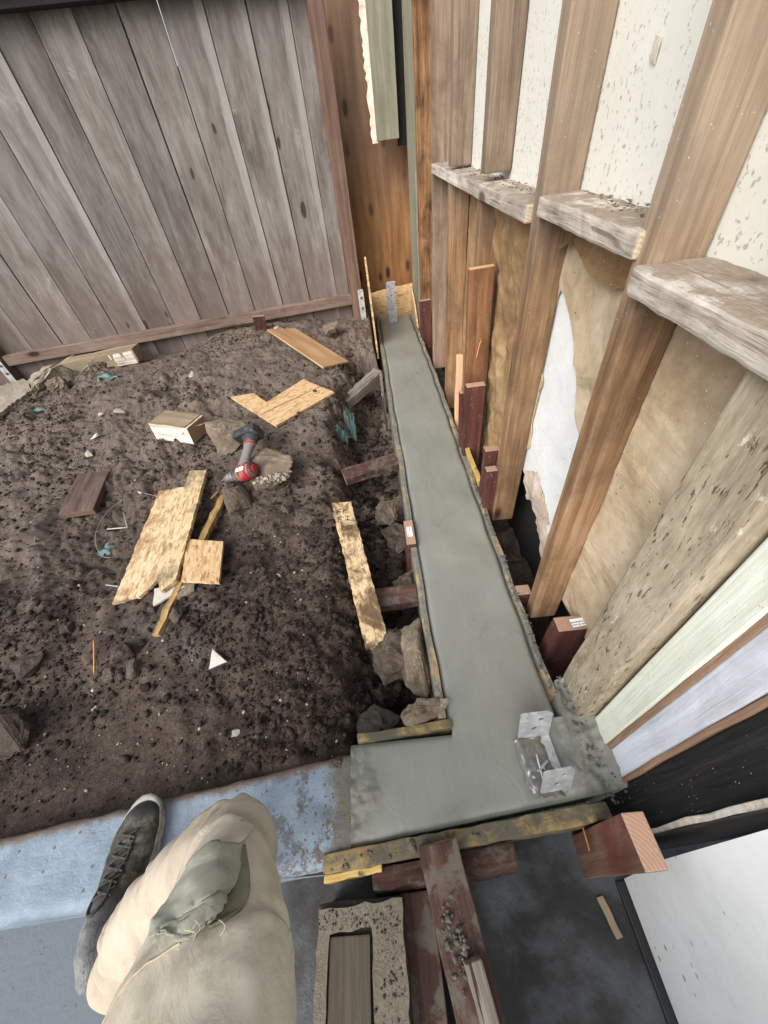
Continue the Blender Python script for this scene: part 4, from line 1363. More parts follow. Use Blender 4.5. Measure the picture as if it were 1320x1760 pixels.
# curled paper strip hanging under the blocking
uu, vv = np.meshgrid(np.linspace(0.72, 1.12, 40), np.linspace(0, 1, 12))
zz_ = 1.02 - vv * (0.03 + 0.055 * np.abs(np.sin(uu * 9))) 
xx_ = 0.525 - 0.02 * vv * vv + 0.008 * fbm(uu, vv, 14, 2, 3)
grid_obj('hanging_paper', xx_, uu, zz_, M['kraft_dk'], parent=hw)

# corner post, trim and jamb boards at the near end of the wall
bar('corner_post', (0.478, 0.352, -0.005), (0.478, 0.362, ZT), 0.118, 0.05, (-1, 0, 0), M['corner'], hw, bev=0.005, cuts=18, amp=0.004, freq=9, wcuts=2)
bar('trim_board', (0.498, 0.253, -0.01), (0.498, 0.264, ZT), 0.062, 0.03, (-1, 0, 0), M['paleboard'], hw, bev=0.004, cuts=12, amp=0.002, freq=9)
bar('raw_edge', (0.503, 0.216, -0.01), (0.503, 0.232, ZT), 0.012, 0.03, (-1, 0, 0), M['rawedge'], hw, bev=0.003, cuts=16, amp=0.003, freq=30)
bar('jamb_board', (0.507, 0.180, -0.01), (0.507, 0.196, ZT), 0.060, 0.03, (-1, 0, 0), M['lavender'], hw, bev=0.003, cuts=12, amp=0.001, freq=9)
bar('raw_edge', (0.506, 0.145, -0.01), (0.506, 0.160, ZT), 0.010, 0.034, (-1, 0, 0), M['rawedge'], hw, bev=0.003, cuts=24, amp=0.004, freq=34)
bar('black_jamb', (0.512, 0.094, -0.2), (0.512, 0.106, ZT), 0.090, 0.03, (-1, 0, 0), M['blackboard'], hw, bev=0.004, cuts=16, amp=0.002, freq=20, wcuts=3)
bar('peeling_strip', (0.505, 0.046, -0.2), (0.505, 0.055, ZT), 0.010, 0.030, (-1, 0, 0), M['peel'], hw, bev=0.002, cuts=40, amp=0.005, freq=34)
bmr = tube_mesh([(0.495, 0.026, -0.2), (0.495, 0.030, 0.6), (0.495, 0.036, ZT)], [0.013] * 3, 12, 20, ref=Vector((1, 0, 0)))
link('weather_seal', from_bm(bmr, True), M['rubber'], None, hw)
# dust and chips on top of the blocking
rng = np.random.default_rng(5)
P, S = [], []
for (x0, x1, y0, y1, z, n) in ((0.43, 0.53, 0.31, 0.64, 1.012, 900), (0.46, 0.535, 0.70, 1.12, 1.064, 160), (0.46, 0.535, 1.2, 2.7, 1.073, 220)):
    for i in range(n):
        x = x0 + (x1 - x0) * rng.random() ** 0.6
        y = rng.uniform(y0, y1)
        zt = z if y < 1.15 else 1.05 + 0.037 * (y - 1.186) / 1.55
        P.append((x, y, zt + 0.002 + 0.010 * max(0, (x - x0) / (x1 - x0) - .5)))
        S.append(0.0015 + 0.0035 * rng.random() ** 2)
o = bits_obj('dust_chips', P, S, M['rubble'], 3, hw, flat=0.5)

# ------------------------------------------------------------------ white door at the lower right
dr = thing('garage_door', 'white painted garage door speckled with grey dirt, seen at a steep angle', 'door', (0.47, -0.6, -0.2))
pl = [(-1.6, 0.015), (-0.028, 0.015), (0.0, 0.30), (0.022, 0.70), (0.05, 2.3), (-1.6, 2.3)]
link('door_leaf', plate_mesh(pl, [], 0.035), M['door'], flat_M((0.494, 0.0, -0.2), (0, 1, 0), (0, 0, 1)), dr)
bar('bottom_seal', (0.466, -1.6, -0.194), (0.468, -0.03, -0.194), 0.022, 0.012, (0, 0, 1), M['rubber'], dr, cuts=10, amp=0.002)
o = bar('wood_sliver', (0.405, -0.055, -0.197), (0.418, -0.125, -0.192), 0.017, 0.005, (0, 0, 1), M['tansawn'], cuts=5, amp=0.002, freq=30)
tag(o, 'small splintered wood sliver on the wet floor beside the white door', 'wood scrap')

# ------------------------------------------------------------------ stakes and braces by the wall
def vstake(name, x, y, z0, z1, wx, wy, mat, label, tilt=(0, 0), cat='stake', amp=0.002):
    o_ = bar(name, (x, y, z0), (x + tilt[0], y + tilt[1], z1), wx, wy, (0, 1, 0), mat, bev=0.003, cuts=8, amp=amp, freq=10)
    return tag(o_, label, cat)


vstake('wood_stake', 0.478, 1.645, -0.35, 0.822, 0.098, 0.036, M['brownstake'], 'tall reused brown stake with a bent nail in front of a wall stud', (-0.024, 0.0))
wire('bent_nail', [(0.462, 1.628, 0.56), (0.465, 1.60, 0.565), (0.455, 1.585, 0.555), (0.440, 1.57, 0.50)], 0.003, M['rust'])
tag(bpy.data.objects['bent_nail'], 'bent rusty nail sticking out of the tall brown stake', 'nail')
vstake('wood_stake', 0.447, 1.565, -0.35, 0.383, 0.086, 0.040, M['redstake'], 'dark red stake with a cement-grey top beside the tall brown stake', (-0.004, 0))
vstake('wood_stake', 0.414, 1.615, -0.35, 0.30, 0.018, 0.030, M['redstake'], 'thin dark red stake squeezed behind the dark red one', (-0.01, 0.05))
vstake('wood_stake', 0.449, 1.90, -0.3, 0.36, 0.030, 0.030, M['peach'], 'split pale pink-orange stake in front of the tall brown stake', (0.006, 0.05), amp=0.006)
vstake('wood_stake', 0.442, 1.24, -0.3, 0.262, 0.060, 0.038, M['redstake'], 'short red stake with pale end grain tucked behind a stud', (-0.002, 0))
vstake('wood_stake', 0.428, 1.16, -0.3, 0.212, 0.046, 0.036, M['redstake'], 'short stake with crumbly cement on its top next to the right form', (-0.002, 0.01))
o = bar('wood_scrap', (0.424, 1.62, 0.03), (0.427, 1.30, 0.02), 0.05, 0.02, (1, 0, 0.2), M['yellow'], cuts=6, amp=0.004, freq=16)
tag(o, 'yellow splintered wood piece wedged along the right form board', 'wood scrap')
st = vstake('wood_stake', 0.5, 0.5245, -0.35, 0.110, 0.115, 0.048, M['redstake'], 'dark red stake wearing a white barcode label beside the corner post', (0.012, 0.0))
link('label_sticker', plate_mesh([(-0.030, -0.013), (0.030, -0.013), (0.030, 0.013), (-0.030, 0.013)], [], 0.0008), M['label'],
     flat_M((0.530, 0.523, 0.1128), (1, 0.06, 0), (-0.06, 1, 0)), st)
vstake('wood_stake', 0.438, 0.72, -0.3, 0.006, 0.05, 0.042, M['redstake'], 'low dark red stake at the foot of the nearest full-height stud', (0, 0))
vstake('wood_stake', 0.468, 3.22, -0.3, 0.285, 0.088, 0.04, M['redstake'], 'dark red stake dusted white near the far end of the wall', (-0.012, 0.0))
vstake('wood_stake', 0.4075, 0.020, -0.205, 0.205, 0.045, 0.086, M['redblock'], 'upright red-stained stake with pale end grain at the front corner of the form', (-0.001, 0.008))

# ------------------------------------------------------------------ braces in the trench on the left
vs_ = vstake('wood_stake', 0.056, 1.045, -0.35, 0.026, 0.040, 0.135, M['redstake'], 'red stake with a white barcode label on the trench side of the footing', (0.008, 0.0))
link('label_sticker', plate_mesh([(-0.028, -0.011), (0.028, -0.011), (0.028, 0.011), (-0.028, 0.011)], [], 0.0008), M['label'],
     flat_M((0.064, 1.045, 0.0283), (0.03, -1, 0), (1, 0.03, 0)), vs_)
o = bar('timber_brace', (-0.24, 1.60, -0.085), (0.060, 1.69, -0.085), 0.10, 0.045, (0, 0, 1), M['muddyred'], cuts=10, amp=0.004, freq=14)
tag(o, 'muddy red timber brace across the trench, farther of the two', 'brace')
o = bar('timber_brace', (-0.17, 0.80, -0.09), (0.060, 0.80, -0.075), 0.080, 0.045, (0, 0, 1), M['muddyred'], cuts=10, amp=0.004, freq=14)
tag(o, 'muddy red timber brace under the end of the long dirty board', 'brace')
o = bar('old_beam', (-0.25, 2.50, -0.13), (0.028, 2.77, -0.055), 0.09, 0.07, (0, 0, 1), M['oldbeam'], cuts=12, amp=0.008, freq=14)
tag(o, 'grey split old beam poking from the trench wall to the form', 'beam')
vstake('thin_stake', 0.038, 2.62, -0.35, 0.0, 0.02, 0.05, M['oldbeam'], 'thin grey stake against the trench side of the form near the old beam', (0, 0.02))
wire('steel_pin', [(0.030, 2.35, 0.0), (0.036, 2.36, -0.32)], 0.006, M['screw'])
tag(bpy.data.objects['steel_pin'], 'thin grey steel pin driven beside the form in the trench', 'pin')

# ------------------------------------------------------------------ front pieces
o = bar('cross_board', (-0.150, 0.004, -0.075), (0.198, 0.028, -0.065), 0.075, 0.040, (0, -1, 0.25), M['muddyred'], cuts=14, amp=0.005, freq=20)
tag(o, 'mud-caked board with peeling white end below the front form', 'board')
br = thing('timber_brace', 'dark red timber brace with clots of mud, running from front form to floor', 'brace', (0.05, -0.1, 0))
bar('timber', (0.012, 0.066, 0.012), (0.082, -0.40, -0.06), 0.092, 0.045, (0, 0.15, 1), M['muddyred'], br, cuts=14, amp=0.004, freq=14)
bar('side_cleat', (0.052, -0.115, 0.02), (0.108, -0.40, -0.02), 0.034, 0.036, (0, 0.15, 1), M['oldbeam'], br, cuts=10, amp=0.003, freq=18)
Pm, Sm = [], []
rng = np.random.default_rng(11)
for i in range(150):
    t = abs(rng.normal(0.36, 0.07))
    w_ = rng.normal(0, 0.018)
    c_ = Vector((0.012, 0.066, 0.012)).lerp(Vector((0.082, -0.40, -0.06)), t)
    Pm.append((c_.x + w_ - 0.005, c_.y, c_.z + 0.026 + 0.004 * rng.random()))
    Sm.append(0.0012 + 0.006 * rng.random() ** 4)
bits_obj('mud_clots', Pm, Sm, M['mortar'], 6, br)
o = bar('plank', (-0.052, -0.012, -0.12), (-0.040, -0.60, -0.13), 0.075, 0.12, (0, 0, 1), M['muddyred'], cuts=8, amp=0.003)
tag(o, 'brown plank on edge between the muddy mould and the diagonal brace', 'plank')

mould = thing('pier_mould', 'mud-caked concrete block with a recessed timber float in its top', 'mould', (-0.18, -0.22, -0.2))
pl = rough_poly([(-0.277, -0.50), (-0.085, -0.50), (-0.082, -0.020), (-0.272, -0.028)], 0.02, 0.003, 31)
hl = rough_poly([(-0.258, -0.47), (-0.150, -0.47), (-0.153, -0.060), (-0.246, -0.066)], 0.02, 0.002, 32)
link('rim', plate_mesh(pl, [hl], 0.05), M['mould'], Matrix.Translation((0, 0, -0.035)), mould)
me = box_mesh(0.20, 0.49, 0.18, 0.008, 8, 0.003, 20, 5, 8)
link('block', me, M['mud_dark'], Matrix.Translation((-0.180, -0.262, -0.118)), mould)
bar('float', (-0.202, -0.070, -0.030), (-0.206, -0.47, -0.030), 0.088, 0.030, (0, 0, 1), M['planter'], mould, cuts=8, amp=0.002)
Pm, Sm = [], []
for i in range(260):
    x = -0.118 + rng.normal(0, 0.016)
    y = -0.05 - 0.40 * rng.random()
    Pm.append((min(-.09, max(-.15, x)), y, -0.009))
    Sm.append(0.0008 + 0.003 * rng.random() ** 4)
for i in range(160):
    Pm.append((rng.uniform(-.27, -.09), -0.03 - 0.03 * rng.random(), -0.009))
    Sm.append(0.0008 + 0.0018 * rng.random() ** 3)
bits_obj('mud_clots', Pm, Sm, M['mud_dark'], 8, mould, flat=0.6)

# mortar droppings along the forms (stuff)
Pm, Sm = [], []
for i in range(900):
    k = rng.random()
    if k < .5:
        x = rng.uniform(-.25, .43)
        Pm.append((x, yb(x) - .012 - .02 * rng.random(), .008 - .01 * rng.random()))
    elif k < .75:
        y = rng.uniform(.36, 1.4)
        Pm.append((float(xr(y)) + .006 + .02 * rng.random(), y, .009))
    else:
        Pm.append((rng.uniform(.425, .505), rng.uniform(.10, .42), .012))
    Sm.append(0.0012 + 0.005 * rng.random() ** 3)
o = bits_obj('mortar_droppings', Pm, Sm, M['mortar'], 9)

# ------------------------------------------------------------------ steel anchors in the fresh concrete
pb = thing('post_base', 'galvanised steel post base with two perforated upright tabs set in wet concrete', 'bracket', (0.31, 0.19, 0))


def tab(p_bl, p_br, p_tr, p_tl):
    bl = Vector(p_bl)
    ex = Vector(p_br) - bl
    w_ = ex.length
    ey = Vector(p_tl) - bl
    h_ = ey.length
    me_ = plate_mesh([(0, 0), (w_, 0), (w_, h_ - .012), (w_ - .012, h_), (.006, h_), (0, h_ - .006)],
                     [circ(w_ * .66, h_ * .74, .0075), circ(w_ * .50, h_ * .42, .0075), circ(w_ * .45, h_ * .58, .0035, 8)], 0.0035)
    t_ = link('side_tab', me_, M['zinc'], flat_M(bl, ex, ey), pb)
    return t_


tab((0.268, 0.258, 0.0), (0.352, 0.258, 0.0), (0.352, 0.292, 0.125), (0.268, 0.288, 0.125))
tab((0.285, 0.133, 0.0), (0.362, 0.138, 0.0), (0.362, 0.168, 0.115), (0.285, 0.164, 0.115))
me = plate_mesh([(0, 0), (0.09, 0), (0.09, 0.118), (0, 0.118)], [], 0.004)
link('base_plate', me, M['zinc_dirty'], flat_M((0.268, 0.138, 0.011), (1, 0.04, 0), (-.04, 1, 0)), pb)
rg = np.random.default_rng(2)
uu, vv = np.meshgrid(np.linspace(0, 1, 9), np.linspace(0, 1, 12))
fxx = 0.254 + 0.082 * uu + 0.010 * (1 - vv) + rg.normal(0, .0025, uu.shape)
fyy = 0.128 + 0.128 * vv + rg.normal(0, .0025, uu.shape)
fzz = 0.012 + 0.009 * rg.random(uu.shape) - .010 * ((uu < .05) | (uu > .95))
o = grid_obj('plastic_wrap', fxx, fyy, fzz, M['foil'], parent=pb, smooth=False)
bmq = bmesh.new()
bmq.from_mesh(o.data)
bmesh.ops.triangulate(bmq, faces=bmq.faces)
bmq.to_mesh(o.data)
bmq.free()
bar('rib', (0.300, 0.215, 0.035), (0.296, 0.150, 0.034), 0.010, 0.004, (1, 0, .4), M['zinc'], pb, cuts=3, amp=0.002)
bar('rib', (0.290, 0.180, 0.034), (0.322, 0.200, 0.034), 0.010, 0.004, (0, 1, .4), M['zinc'], pb, cuts=3, amp=0.002)
fs = thing('steel_strap', 'grey steel anchor strap with holes standing at the far end of the footing', 'bracket', (0.22, 3.66, 0))
h_, w_ = 0.33, 0.078
link('strap_plate', plate_mesh([(-w_ / 2, -.03), (w_ / 2, -.03), (w_ / 2, h_ - .01), (w_ / 2 - .01, h_), (-w_ / 2 + .01, h_), (-w_ / 2, h_ - .01)],
                               [circ(0, .235, .010), circ(.0, .185, .005), circ(0.004, .12, .010)], 0.006), M['zinc_dirty'],
     flat_M((0.222, 3.66, -0.005), (1, 0.05, 0), (0.03, 0.02, 1)), fs)
bar('bent_top', (0.190, 3.685, 0.325), (0.268, 3.689, 0.325), 0.05, 0.006, (0, 0, 1), M['zinc_dirty'], fs, cuts=2, amp=0)
Pm = [(0.19 + .07 * rng.random(), 3.63 + .03 * rng.random(), 0.004) for i in range(40)]
bits_obj('cement_crumbs', Pm, [0.003 + .007 * rng.random() ** 2 for i in range(40)], M['rubble_pale'], 10, fs)

# ------------------------------------------------------------------ boards lying on the soil
def lying(name, pts, t, mat, label, cat, lift=0.004, rough=0.0, seed=1, slope=None, holes=()):
    """thin board lying on the soil; pts = world xy outline; follows the mean soil plane"""
    cx = sum(p[0] for p in pts) / len(pts)
    cy = sum(p[1] for p in pts) / len(pts)
    zs = [gz_top(x, y, .03) for x, y in pts]
    Am = np.array([[x - cx, y - cy, 1] for x, y in pts])
    sol = np.linalg.lstsq(Am, np.array(zs), rcond=None)[0]
    if slope is not None:
        sol = np.array([slope[0], slope[1], slope[2]])
    nrm = Vector((-sol[0], -sol[1], 1)).normalized()
    rnd_ = random.Random(seed)
    L = max(((Vector(pts[i]) - Vector(pts[(i + 1) % len(pts)])).length, i) for i in range(len(pts)))[1]
    d = Vector(pts[(L + 1) % len(pts)]) - Vector(pts[L])
    ex = Vector((d.x, d.y, sol[0] * d.x + sol[1] * d.y)).normalized()
    ey = nrm.cross(ex)
    org = Vector((cx, cy, sol[2] + lift + t / 2))
    loc = []
    for x, y in pts:
        v_ = Vector((x, y, sol[2] + sol[0] * (x - cx) + sol[1] * (y - cy) + lift + t / 2)) - org
        loc.append((v_.dot(ex), v_.dot(ey)))
    pl_ = rough_poly(loc, 0.015, rough, seed) if rough else loc
    hl_ = []
    for (hx, hy, hr) in holes:
        v_ = Vector((hx, hy, sol[2] + sol[0] * (hx - cx) + sol[1] * (hy - cy) + lift + t / 2)) - org
        hl_.append(circ(v_.dot(ex), v_.dot(ey), hr, 8))
    o_ = link(name, plate_mesh(pl_, hl_, t), mat, flat_M(org, ex, ey))
    return tag(o_, label, cat)


lying('strand_board', [(-0.952, 2.306), (-0.815, 2.346), (-0.714, 2.227), (-0.505, 2.515), (-0.285, 2.33), (-0.622, 1.964)], 0.016, M['osb'],
      'notched L-shaped strand board scrap lying near the trench edge', 'board', 0.012, 0.0015, 2, holes=[(-.66, 2.13, .009)])
lying('plywood_scrap', [(-0.838, 3.274), (-0.64, 3.43), (-0.195, 2.86), (-0.367, 2.66)], 0.014, M['ply_scrap'],
      'smooth tan plywood offcut lying by the far fence', 'board', 0.05, 0.001, 3)
lying('strand_board', [(-1.235, 1.585), (-1.078, 1.566), (-0.985, 0.975), (-1.02, 0.930), (-1.055, 0.890), (-1.085, 0.895), (-1.174, 0.882)], 0.014, M['osb_pale'],
      'wide pale strand board strip with a broken end and brown smear', 'board', 0.006, 0.004, 4)
lying('strand_board', [(-1.048, 1.632), (-0.947, 1.610), (-0.905, 0.935), (-0.955, 0.890), (-1.012, 0.985)], 0.018, M['osb_dark'],
      'narrow strand board strip with dark patches lying over the wide pale strip', 'board', 0.024, 0.002, 5)
lying('strand_board', [(-0.930, 1.160), (-0.760, 1.124), (-0.715, 0.890), (-0.872, 0.918)], 0.014, M['osb'],
      'small square strand board piece with a clean flaky face', 'board', 0.036, 0.0015, 6)
lying('strand_board', [(-0.282, 1.297), (-0.187, 1.290), (-0.064, 0.590), (-0.144, 0.572)], 0.016, M['osb_dirty'],
      'long narrow strand board with handwritten marks and mud, lying over the trench edge', 'board', 0, 0.003, 7, slope=(0.0, 0.03, -0.012))
o = bar('splintered_stick', (-0.842, 1.455, 0.006), (-0.928, 0.715, -0.012), 0.030, 0.022, (0, 0, 1), M['stick'], cuts=22, amp=0.008, freq=20)
tag(o, 'long splintered yellow stick poking from under the small square board', 'stick')
o = bar('wood_chip', (-0.885, 1.50, gz(-.885, 1.5) + .01), (-0.905, 1.45, gz(-.9, 1.45) + .01), 0.014, 0.007, (0, 0, 1), M['stick'], cuts=3, amp=0.002)
tag(o, 'tiny yellow wood chip above the splintered stick', 'wood chip')
# pencil lines on the strand boards
def ink(name, pts, parent, r=0.0016, mat='dark'):
    return wire(name, pts, r, M[mat], parent, n=4, rings=len(pts))
lo = [q for q in bpy.data.objects if q.get('label', '').startswith('long narrow strand')][0]
nl = [q for q in bpy.data.objects if q.get('label', '').startswith('narrow strand')][0]
ls = [q for q in bpy.data.objects if q.get('label', '').startswith('notched')][0]


def on_plate(o_, x, y):
    """point on the upper face of a lying board"""
    Mx = WM[o_.name]
    n_ = Mx.col[2].to_3d()
    c_ = Mx.col[3].to_3d() + n_ * (max(v_.co.z for v_ in o_.data.vertices) + .0008)
    return (x, y, c_.z - (n_.x * (x - c_.x) + n_.y * (y - c_.y)) / n_.z)


ink('pencil_line', [on_plate(ls, -0.735 + (.36) * t, 2.078 + .335 * t) for t in np.linspace(0, 1, 12)], ls)
ink('pencil_line', [on_plate(nl, -0.985 + .055 * t, 0.97 + .66 * t) for t in list(np.linspace(0, .35, 8))], nl, 0.003)
ink('pencil_line', [on_plate(nl, -0.985 + .0 * t, 1.36 + .25 * t) for t in list(np.linspace(0, 1, 8))], nl, 0.003)
# scrawled letters on the long board
def scrawl(seqs, ox, oy, sc_):
    for s_ in seqs:
        ink('pencil_line', [on_plate(lo, ox + px * sc_ - py * sc_ * .17 * -1, oy + py * sc_) for px, py in s_], lo, 0.0014)


scrawl([[(0, 0), (0, .03)], [(0, .03), (.022, .03)], [(0, .015), (.018, .015)], [(.03, 0), (.03, .03)], [(.03, .03), (.048, .026), (.03, .015), (.05, 0)]], -0.255, 1.215, 1.0)
scrawl([[(0, 0), (0, .03)], [(0, .03), (.02, .03)], [(0, .015), (.016, .015)], [(0, 0), (.02, 0)], [(.03, .03), (.05, .03), (.04, .03), (.04, 0)], [(.03, .012), (.05, .012)]], -0.247, 1.165, 1.0)
scrawl([[(0, .03), (.008, .006), (.018, 0), (.022, .02), (.008, .024)], [(.028, .004), (.032, .028), (.05, .024), (.046, .002), (.028, .004)]], -0.236, 1.112, 1.0)

# ------------------------------------------------------------------ solid offcuts and blocks
o = bar('timber_block', (-1.335, 2.07, 0.118), (-1.085, 1.985, 0.100), 0.155, 0.110, (0.02, 0.02, 1), M['whiteside'], cuts=8, amp=0.004, freq=14)
tag(o, 'stubby timber block with flaking white sides on the soil', 'timber block')
me = box_mesh(0.245, 0.150, 0.006, 0.002, 6, 0.004, 14, 3)
link('sawn_top', me, M['tansawn'], axes((-1.335, 2.07, 0.1757), (-1.085, 1.985, 0.1577), (0.02, 0.02, 1)), o)
z_ = gz_top(-1.64, 1.59, .07)
o = bar('brown_board', (-1.65, 1.755, z_ + .035), (-1.615, 1.46, z_ + .006), 0.165, 0.035, (0.08, 0.05, 1), M['brownboard'], cuts=8, amp=0.003)
tag(o, 'short dark brown board lying flat on the dark soil', 'board')
o = bar('old_timber', (-2.62, 3.32, 0.105), (-1.99, 3.36, 0.135), 0.15, 0.105, (0.0, 0.05, 1), M['tansawn'], cuts=10, amp=0.005)
tag(o, 'old tan timber half buried under the fence rail, flaking white at one end', 'timber')
me = box_mesh(0.20, 0.004, 0.10, 0.001, 8, 0.003, 20, 9)
link('flaking_paint', me, M['whiteside'], axes((-2.20, 3.271, 0.118), (-2.00, 3.283, 0.126), (0, 0.05, 1)), o)
o = bar('brick_stub', (-0.94, 3.46, 0.09), (-0.925, 3.47, 0.26), 0.10, 0.05, (0.3, -1, 0), M['redstake'], cuts=3, amp=0.003)
tag(o, 'dark red wood stub standing in the soil under the fence rail', 'wood stub')
o = bar('dusty_plank', (-3.75, 3.10, 0.03), (-2.86, 3.23, 0.045), 0.07, 0.04, (0, 0, 1), M['rail'], cuts=6, amp=0.004)
tag(o, 'dusty plank on the ground at the far left under the fence', 'plank')
o = bar('rusty_board', (-3.10, 2.95, 0.03), (-2.66, 3.16, 0.07), 0.10, 0.05, (0, -.3, 1), M['brownboard'], cuts=6, amp=0.008, freq=12)
tag(o, 'rust-brown broken board at the left edge of the yard', 'board')
lying('tilted_slab', [(-2.98, 2.55), (-2.62, 2.86), (-2.55, 2.78), (-2.72, 2.44)], 0.03, M['rubble_pale'], 'thin pale tilted slab at the far left edge of the mound', 'slab', 0.05, 0.008, 8, slope=(-.35, .35, .10))

# ------------------------------------------------------------------ rubble (each its own)
R_ = [
    ((-2.62, 3.10, 0.10), (0.42, 0.26, 0.24), (0.2, -.3, .7), 'rubble_pale', 11, 'large pale concrete chunk by the left end of the fence'),
    ((-2.22, 3.10, 0.13), (0.14, 0.12, 0.12), (0, .2, .7), 'rubble', 12, 'small grey concrete lump beside the large pale chunk'),
    ((-2.40, 2.83, 0.135), (0.15, 0.13, 0.12), (.3, 0, .3), 'rubble', 13, 'brown broken concrete lump below the large pale chunk'),
    ((-3.02, 2.72, 0.04), (0.34, 0.28, 0.22), (0, 0, .4), 'rubble_pale', 14, 'rounded pale rubble lump at the far left edge'),
    ((-0.885, 1.90, 0.075), (0.25, 0.28, 0.15), (.35, .1, .5), 'rubble', 15, 'flat concrete chunk behind the power drill'),
    ((-0.60, 1.60, 0.035), (0.27, 0.32, 0.14), (.1, -.15, .35), 'rubble', 16, 'broken concrete slab with pale aggregate beside the drill'),
    ((-0.755, 1.405, 0.012), (0.15, 0.18, 0.09), (.2, .1, .2), 'rubble_dark', 17, 'dark concrete chunk in front of the drill chuck'),
    ((-0.055, 0.575, -0.085), (0.15, 0.20, 0.22), (.1, .1, .2), 'rubble_dark', 18, 'dark muddy concrete lump in the trench near the corner'),
    ((0.015, 0.56, -0.07), (0.10, 0.30, 0.22), (0, .1, .1), 'rubble', 19, 'tall grey concrete lump leaning on the form near the corner'),
    ((0.02, 0.355, 0.0), (0.15, 0.065, 0.07), (.1, .1, .12), 'rubble', 20, 'concrete rubble stick resting above the short inner form'),
    ((0.085, 0.366, 0.02), (0.028, 0.024, 0.03), (0, 0, 0), 'rubble_pale', 21, 'tiny white plaster crumb at the inner corner of the form'),
    ((0.01, 1.22, -0.22), (0.14, 0.18, 0.16), (.2, .3, .4), 'rubble_dark', 22, 'dark clod beside the labelled stake in the trench'),
    ((-0.03, 1.40, -0.20), (0.13, 0.15, 0.12), (.5, .1, .9), 'rubble', 23, 'broken concrete lump in the trench below the farther brace'),
    ((0.02, 0.93, -0.20), (0.10, 0.13, 0.14), (.2, .6, .1), 'rubble', 24, 'grey lump between stake and brace in the trench'),
    ((-0.10, 0.38, -0.13), (0.20, 0.10, 0.14), (.1, 0, .1), 'mud_dark', 25, 'wet mud lump behind the short inner form'),
    ((-0.235, 0.245, -0.02), (0.060, 0.045, 0.05), (.1, .3, .4), 'rubble_dark', 26, 'small brown stone at the back arris of the kerb'),
    ((-0.31, 3.42, 0.10), (0.20, 0.16, 0.08), (.1, 0, .3), 'rubble', 27, 'dusty concrete lump beside the plywood offcut'),
    ((-0.78, 3.47, 0.13), (0.10, 0.09, 0.09), (.1, 0, .3), 'rubble_pale', 28, 'pale pebble lump next to the red wood stub'),
    ((-0.70, 3.43, 0.12), (0.12, 0.07, 0.07), (.1, .2, 1.3), 'rubble', 30, 'flat grey stone at the corner of the plywood offcut'),
]
for (loc, size, rot, mt, sd_, lb) in R_:
    rock('concrete_chunk' if 'concrete' in lb else 'rubble_lump', loc, size, rot, M[mt], sd_, lb, 'rubble')
rk = [q for q in bpy.data.objects if q.get('label', '').startswith('broken concrete slab')][0]
Pm = [(-0.665 + .17 * t + rng.normal(0, .012), 1.475 + .03 * t + rng.normal(0, .012), .055 + rng.normal(0, .008)) for t in rng.random(120)]
bits_obj('pale_aggregate', Pm, [0.004 + .010 * rng.random() ** 2 for i in Pm], M['rubble_pale'], 19, rk)

STN = [(-1.552, .756, .07, 'flat stone at the left edge of the picture'), (-1.402, .672, .09, 'rounded stone near the left edge of the soil'),
       (-1.335, .80, .05, 'small brown stone left of the coated nail'), (-1.035, .663, .085, 'large brown clod right of the coated nail'),
       (-.98, .60, .06, 'dark stone below the large brown clod'), (-1.08, .60, .05, 'egg-sized stone below the coated nail'),
       (-1.36, .44, .16, 'big flat muddy stone at the lower left of the soil'), (-.868, .80, .06, 'grey cement clod under the small square board'),
       (-.985, .83, .035, 'brown pebble between clods below the strips'), (-.80, .72, .05, 'thin brown stone above the white paper triangle'),
       (-1.62, .62, .06, 'grey stone half sunk at the far left'), (-.52, 1.33, .05, 'brown stone between drill and long board'),
       (-2.05, 2.35, .06, 'pale grey stone on the mound near the white rubble'), (-1.25, .95, .035, 'dark pebble left of the wide pale strip')]
for i, (x, y, s, lb) in enumerate(STN):
    rock('stone', (x, y, gz(x, y) + s * .18), (s * 1.25, s, s * .7), (0.1 * i, .2, i * 1.1), M['stone'], 40 + i, lb, 'stone', sub=2, amp=.10, n=22)
WHT = [(-1.706, 2.334, .07, 'larger white plaster lump on the mound'), (-1.835, 2.34, .055, 'smaller white plaster lump left of the larger one'),
       (-1.80, 2.11, .05, 'white chip on the slope below the plaster lumps'), (-1.80, 1.985, .07, 'sliver of white plaster above the brown board'),
       (-.577, .378, .035, 'crumpled white plastic shred near the kerb'), (-.498, .938, .035, 'white shard right of the square board'),
       (-2.14, 1.95, .035, 'small pale rubble stub at the left of the slope'), (-2.20, 2.62, .05, 'triangular pale chip on the upper left mound'),
       (-.86, .84, .035, 'white glassy chip below the square board'), (-1.40, 1.02, .03, 'white pebble left of the pale strips'),
       (-1.33, 2.72, .05, 'pale flat chip near the mound crest'), (-1.35, 1.60, .035, 'pale chip right of the plaster sliver')]
for i, (x, y, s, lb) in enumerate(WHT):
    rock('plaster_chip', (x, y, gz(x, y) + s * .2), (s * 1.4, s * .8, s * .5), (0.2 * i, .3, i * 1.7), M['paper'] if i % 3 else M['rubble_pale'], 70 + i, lb, 'chip', sub=1, n=10)
lying('paper_scrap', [(-0.695, 0.572), (-0.632, 0.588), (-0.688, 0.634)], 0.012, M['paper'], 'small white triangular scrap lying on the dark soil', 'scrap', 0.008, 0.001, 5)
lying('plastic_shard', [(-1.01, 0.925), (-0.98, 0.84), (-0.875, 0.915), (-0.90, 0.95)], 0.008, M['glass'], 'cloudy plastic shard under the ends of the strand board strips', 'shard', 0.004, 0.003, 6)
